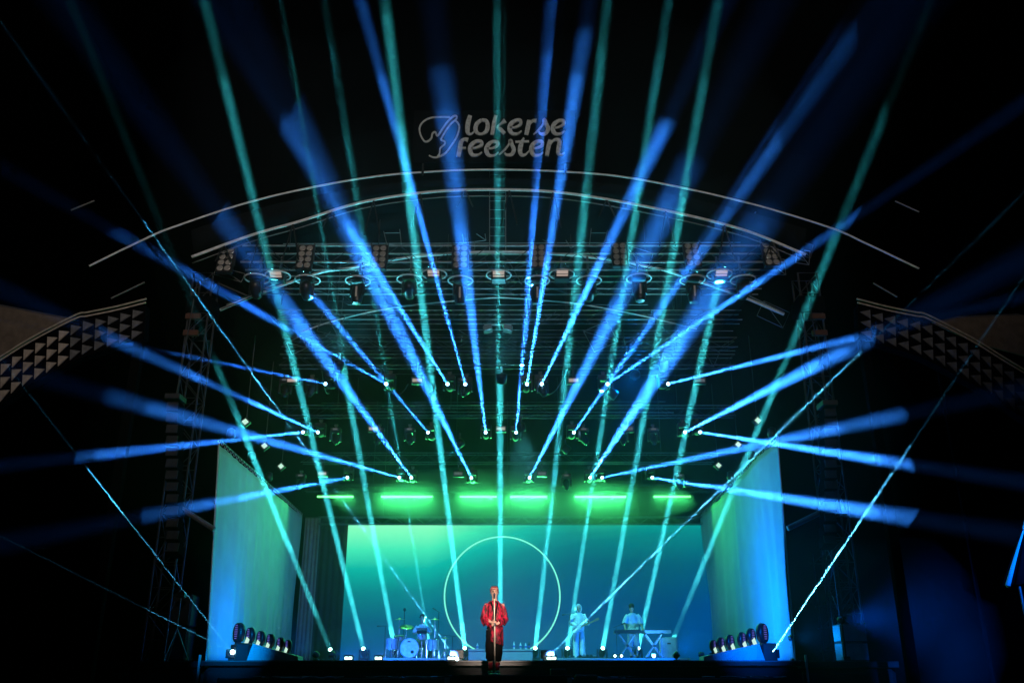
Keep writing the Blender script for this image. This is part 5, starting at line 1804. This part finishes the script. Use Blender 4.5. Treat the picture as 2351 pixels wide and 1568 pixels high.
# ------------------------------------------------------------------ wash lamps added to light the curtains, band, roof grid and smoke
def wash(label, loc, target, deg, energy, col, z_up=None, stand=False, soft=0.12):
    loc = Vector(loc)
    d = (Vector(target) - loc).normalized()
    t = thing('added_wash_light', label, 'added wash light', loc)
    q = 0.55 if stand else 1.0
    MB().lathe([(0.06 * q, 0.16 * q), (0.14 * q, 0.12 * q), (0.16 * q, -0.06 * q), (0.15 * q, -0.14 * q)], 16, (0, 0, 0), aimq(d).to_matrix()).build('can', M_CASE, t, smooth=True)
    if not stand:
        MB().box((0, 0, 0.22), (0.05, 0.05, 0.3)).build('bracket', M_STEEL, t)
    if stand:
        MB().box((0, 0, -(loc.z - stand) + 0.05), (0.16, 0.16, 0.08)).build('foot', M_CASE, t)
        MB().tube([(0, 0, -(loc.z - stand) + 0.08), (0, 0, -0.02)], 0.03, 6).build('pole', M_CASE, t)
    om = 2 * math.pi * (1 - math.cos(R(deg) / 2))
    spot(t, d * 0.17, d, deg, energy / 12.57 * om * 0.5, col, 0.25)
    return t


TEALW = (0.30, 0.95, 1.0)
# roof washes aimed at the side curtains
wash('added wash lamp near the upper truss pouring pale teal onto the drum side curtain', (-2.2, 27.2, 10.0), (FT_L.x + 1.0, 28.5, 6.2), 75, 480, (0.12, 0.60, 0.92))
wash('added wash lamp near the middle truss pouring teal onto the drum side curtain', (-1.5, 30.2, 9.2), (BT_L.x, 33.0, 5.5), 70, 380, (0.02, 0.58, 0.85))
wash('added wash lamp near the middle truss pouring teal green onto the keyboard side curtain', (2.2, 31.0, 9.2), (BT_R.x + 0.3, 33.0, 5.0), 75, 200, (0.0, 0.75, 0.50))
wash('added wash lamp near the upper truss pouring pale blue onto the keyboard side curtain', (3.4, 26.4, 9.8), (FT_R.x, 26.5, 6.6), 60, 220, (0.12, 0.75, 1.0))
# floor washes
wash('added blue floor wash beside the drum side curtain', (FB_L.x + 2.6, 25.6, FLOOR + 0.2), (FB_L.x + 0.3, 26.5, FLOOR + 1.3), 110, 600, (0.0, 0.17, 1.0), stand=FLOOR)
wash('added blue floor wash beside the keyboard side curtain', (FB_R.x - 2.8, 26.0, FLOOR + 0.2), (FB_R.x, 26.5, FLOOR + 2.4), 120, 2100, (0.0, 0.15, 1.0), stand=FLOOR)
wash('added blue floor wash near the drum side back corner', (-5.2, 29.0, FLOOR + 0.3), (-1.5, 34.0, FLOOR + 0.4), 70, 1000, (0.0, 0.12, 1.0), stand=FLOOR)
wash('added blue floor wash near the keyboard side back corner', (6.2, 29.5, FLOOR + 0.3), (1.5, 33.5, FLOOR + 0.6), 80, 1000, (0.0, 0.12, 1.0), stand=FLOOR)
wash('added blue wash on the keyboard side wing turned outwards', (8.1, 22.2, 2.9), (12.0, 19.0, 3.0), 80, 1100, (0.0, 0.12, 1.0), stand=FLOOR)
wash('added blue wash behind the keyboard side wing speakers', (7.6, 24.6, 2.6), (9.2, 22.0, 2.8), 100, 120, (0.0, 0.25, 1.0), stand=FLOOR)
wash('added teal wash over the band near the middle truss', (0.6, 28.8, 9.4), (1.4, 32.5, 2.6), 75, 3000, (0.12, 0.92, 1.0))
wash('added blue wash lamp near the upper truss filling the smoke', (4.2, 26.9, 10.6), (2.6, 22.0, 7.0), 140, 900, (0.0, 0.22, 1.0))
# cool washes added under the roof to brighten the grid
wash('added cool wash lamp under the roof centre lighting the grid', (0.0, 24.3, 9.6), (0.0, 22.4, 13.0), 120, 450, (0.15, 0.75, 1.0))
wash('added cool wash lamp under the roof near the drum side', (-4.6, 24.0, 9.9), (-4.0, 22.3, 13.0), 120, 600, (0.12, 0.85, 1.0))
wash('added cool wash lamp under the roof near the keyboard side', (4.6, 24.0, 9.9), (4.0, 22.3, 13.0), 120, 600, (0.12, 0.85, 1.0))

# unseen lamp mast added behind the viewer: warm key, dim arch washes and blue fills
t = thing('added_lamp_mast', 'unseen truss mast added behind the viewer to carry front lamps', 'tower', (3.0, -12.0, 0))
for sx_ in (-1, 1):
    for sy_ in (-1, 1):
        MB().tube([(sx_ * 0.25, sy_ * 0.25, 0), (sx_ * 0.25, sy_ * 0.25, 9.0)], 0.03, 6).build('chord', M_ALUD, t)
m = MB()
for k in range(14):
    s_ = 1 if k % 2 else -1
    for sy_ in (-1, 1):
        m.tube([(-s_ * 0.25, sy_ * 0.25, k * 0.64), (s_ * 0.25, sy_ * 0.25, (k + 1) * 0.64)], 0.014, 4)
m.build('bracing', M_ALUD, t)
MB().box((0, 0, 9.1), (2.4, 0.3, 0.2)).build('top_bar', M_STEEL, t)
for x in (-0.8, 0.8):
    MB().lathe([(0.10, -0.25), (0.14, -0.2), (0.15, 0.2), (0.13, 0.25)], 14, (x, 0.1, 9.4), Matrix.Rotation(R(80), 3, 'X')).build('added_front_lamp', M_CASE, t)
def front(x, target, deg, power, col):
    src = Vector((x, 0.5, 9.4))
    spot(t, src, Vector(target) - (Vector(t.location) + src), deg, power, col, 0.25)


front(-0.8, (sp0.x, SY, PZ + 1.25), 3.6, 10.5, (1.0, 0.80, 0.66))
front(0.8, (-8.0, 21.0, 15.0), 40, 170, (1.0, 0.86, 0.78))
front(0.9, (6.5, 21.0, 16.0), 36, 95, (1.0, 0.86, 0.78))
front(1.3, (9.25, 15.0, 3.5), 6.0, 60.0, (0.0, 0.14, 1.0))  # added blue fill aimed at the parasol
front(-0.6, (-6.3, 22.4, 2.3), 3.0, 9.0, (0.0, 0.30, 1.0))  # added blue fill on the drum side plinth
front(-0.5, (5.95, 22.4, 2.3), 3.0, 10.0, (0.0, 0.14, 1.0))  # added blue fill on the keyboard side plinth

# ------------------------------------------------------------------ haze
hz_ = MB()
x0, x1, y0, y1, z0, z1 = -24.6, 24.6, -20.6, 48.6, -1.0, 22.0
hz_.add([(x0, y0, z0), (x1, y0, z0), (x1, y1, z0), (x0, y1, z0), (x0, y0, z1), (x1, y0, z1), (x1, y1, z1), (x0, y1, z1)],
        [(3, 2, 1, 0), (4, 5, 6, 7), (0, 1, 5, 4), (1, 2, 6, 5), (2, 3, 7, 6), (3, 0, 4, 7)])


def air(name, density):
    hm = bpy.data.materials.new(name)
    hm.use_nodes = True
    nt = hm.node_tree
    nt.nodes.clear()
    out = nt.nodes.new('ShaderNodeOutputMaterial')
    vp = nt.nodes.new('ShaderNodeVolumePrincipled')
    vp.inputs['Color'].default_value = (0.9, 0.95, 1.0, 1)
    vp.inputs['Anisotropy'].default_value = 0.1
    vp.inputs['Density'].default_value = density
    nt.links.new(vp.outputs[0], out.inputs['Volume'])
    return hm


ho = hz_.build('haze', air('thin_haze', 0.00005))
ho['kind'] = 'stuff'


def smoke(c, r, density_mat, seed, lump=0.25, n=36, k=20, box=2.0):
    """closed lumpy puff of stage smoke"""
    m = MB()
    c = Vector(c)
    rr = []
    for j in range(k + 1):
        a = -math.pi / 2 + math.pi * j / k
        ring = []
        for i in range(n):
            b_ = 2 * math.pi * i / n
            u = Vector((max(0.004, math.cos(a)) * math.cos(b_), max(0.004, math.cos(a)) * math.sin(b_), math.sin(a)))
            u /= (abs(u.x) ** box + abs(u.y) ** box + abs(u.z) ** box) ** (1 / box)
            f = 1 + lump * (mnoise.noise(u * 1.7 + Vector((seed, 0, 0))) + 0.5 * mnoise.noise(u * 4.1 + Vector((0, seed, 0))))
            ring.append(Vector((u.x * r[0], u.y * r[1], u.z * r[2])) * f)
        rr.append(ring)
    m.loft(rr)
    o = m.build('smoke', density_mat, None, c)
    o['kind'] = 'stuff'
    return o


A_OUT = air('thin_outer_smoke', 0.0007)
A_MID = air('stage_smoke', 0.0016)
A_CORE = air('stage_smoke_core', 0.0032)
A_PUFF = air('dense_smoke', 0.0042)
smoke((0, 25.0, 9.4), (9.3, 13.0, 10.0), A_OUT, 3.0, 0.22, 44, 26, 3.2)
smoke((0.3, 25.8, 8.8), (8.6, 11.6, 8.2), A_MID, 8.0, 0.26, 44, 26, 3.0)
smoke((0.2, 26.8, 8.2), (7.9, 10.0, 6.9), A_CORE, 21.0, 0.28, 44, 26, 2.8)
A_GLOW = air('smoke_at_green_bars', 0.20)
smoke((0.2, 34.2, LBZ - 0.1), (6.4, 0.95, 1.25), A_GLOW, 7.0, 0.25, 40, 18)
A_WING = air('smoke_on_wing', 0.009)
smoke((8.4, 22.0, 2.6), (3.2, 2.6, 2.4), A_WING, 9.0, 0.3, 24, 14)
smoke((0.0, 31.6, 2.6), (7.0, 3.6, 0.9), A_WING, 19.0, 0.2, 40, 14)
A_LOW = air('smoke_below_green_bars', 0.035)
smoke((1.2, 33.4, LBZ - 1.0), (5.4, 1.3, 0.9), A_LOW, 31.0, 0.35, 36, 16)
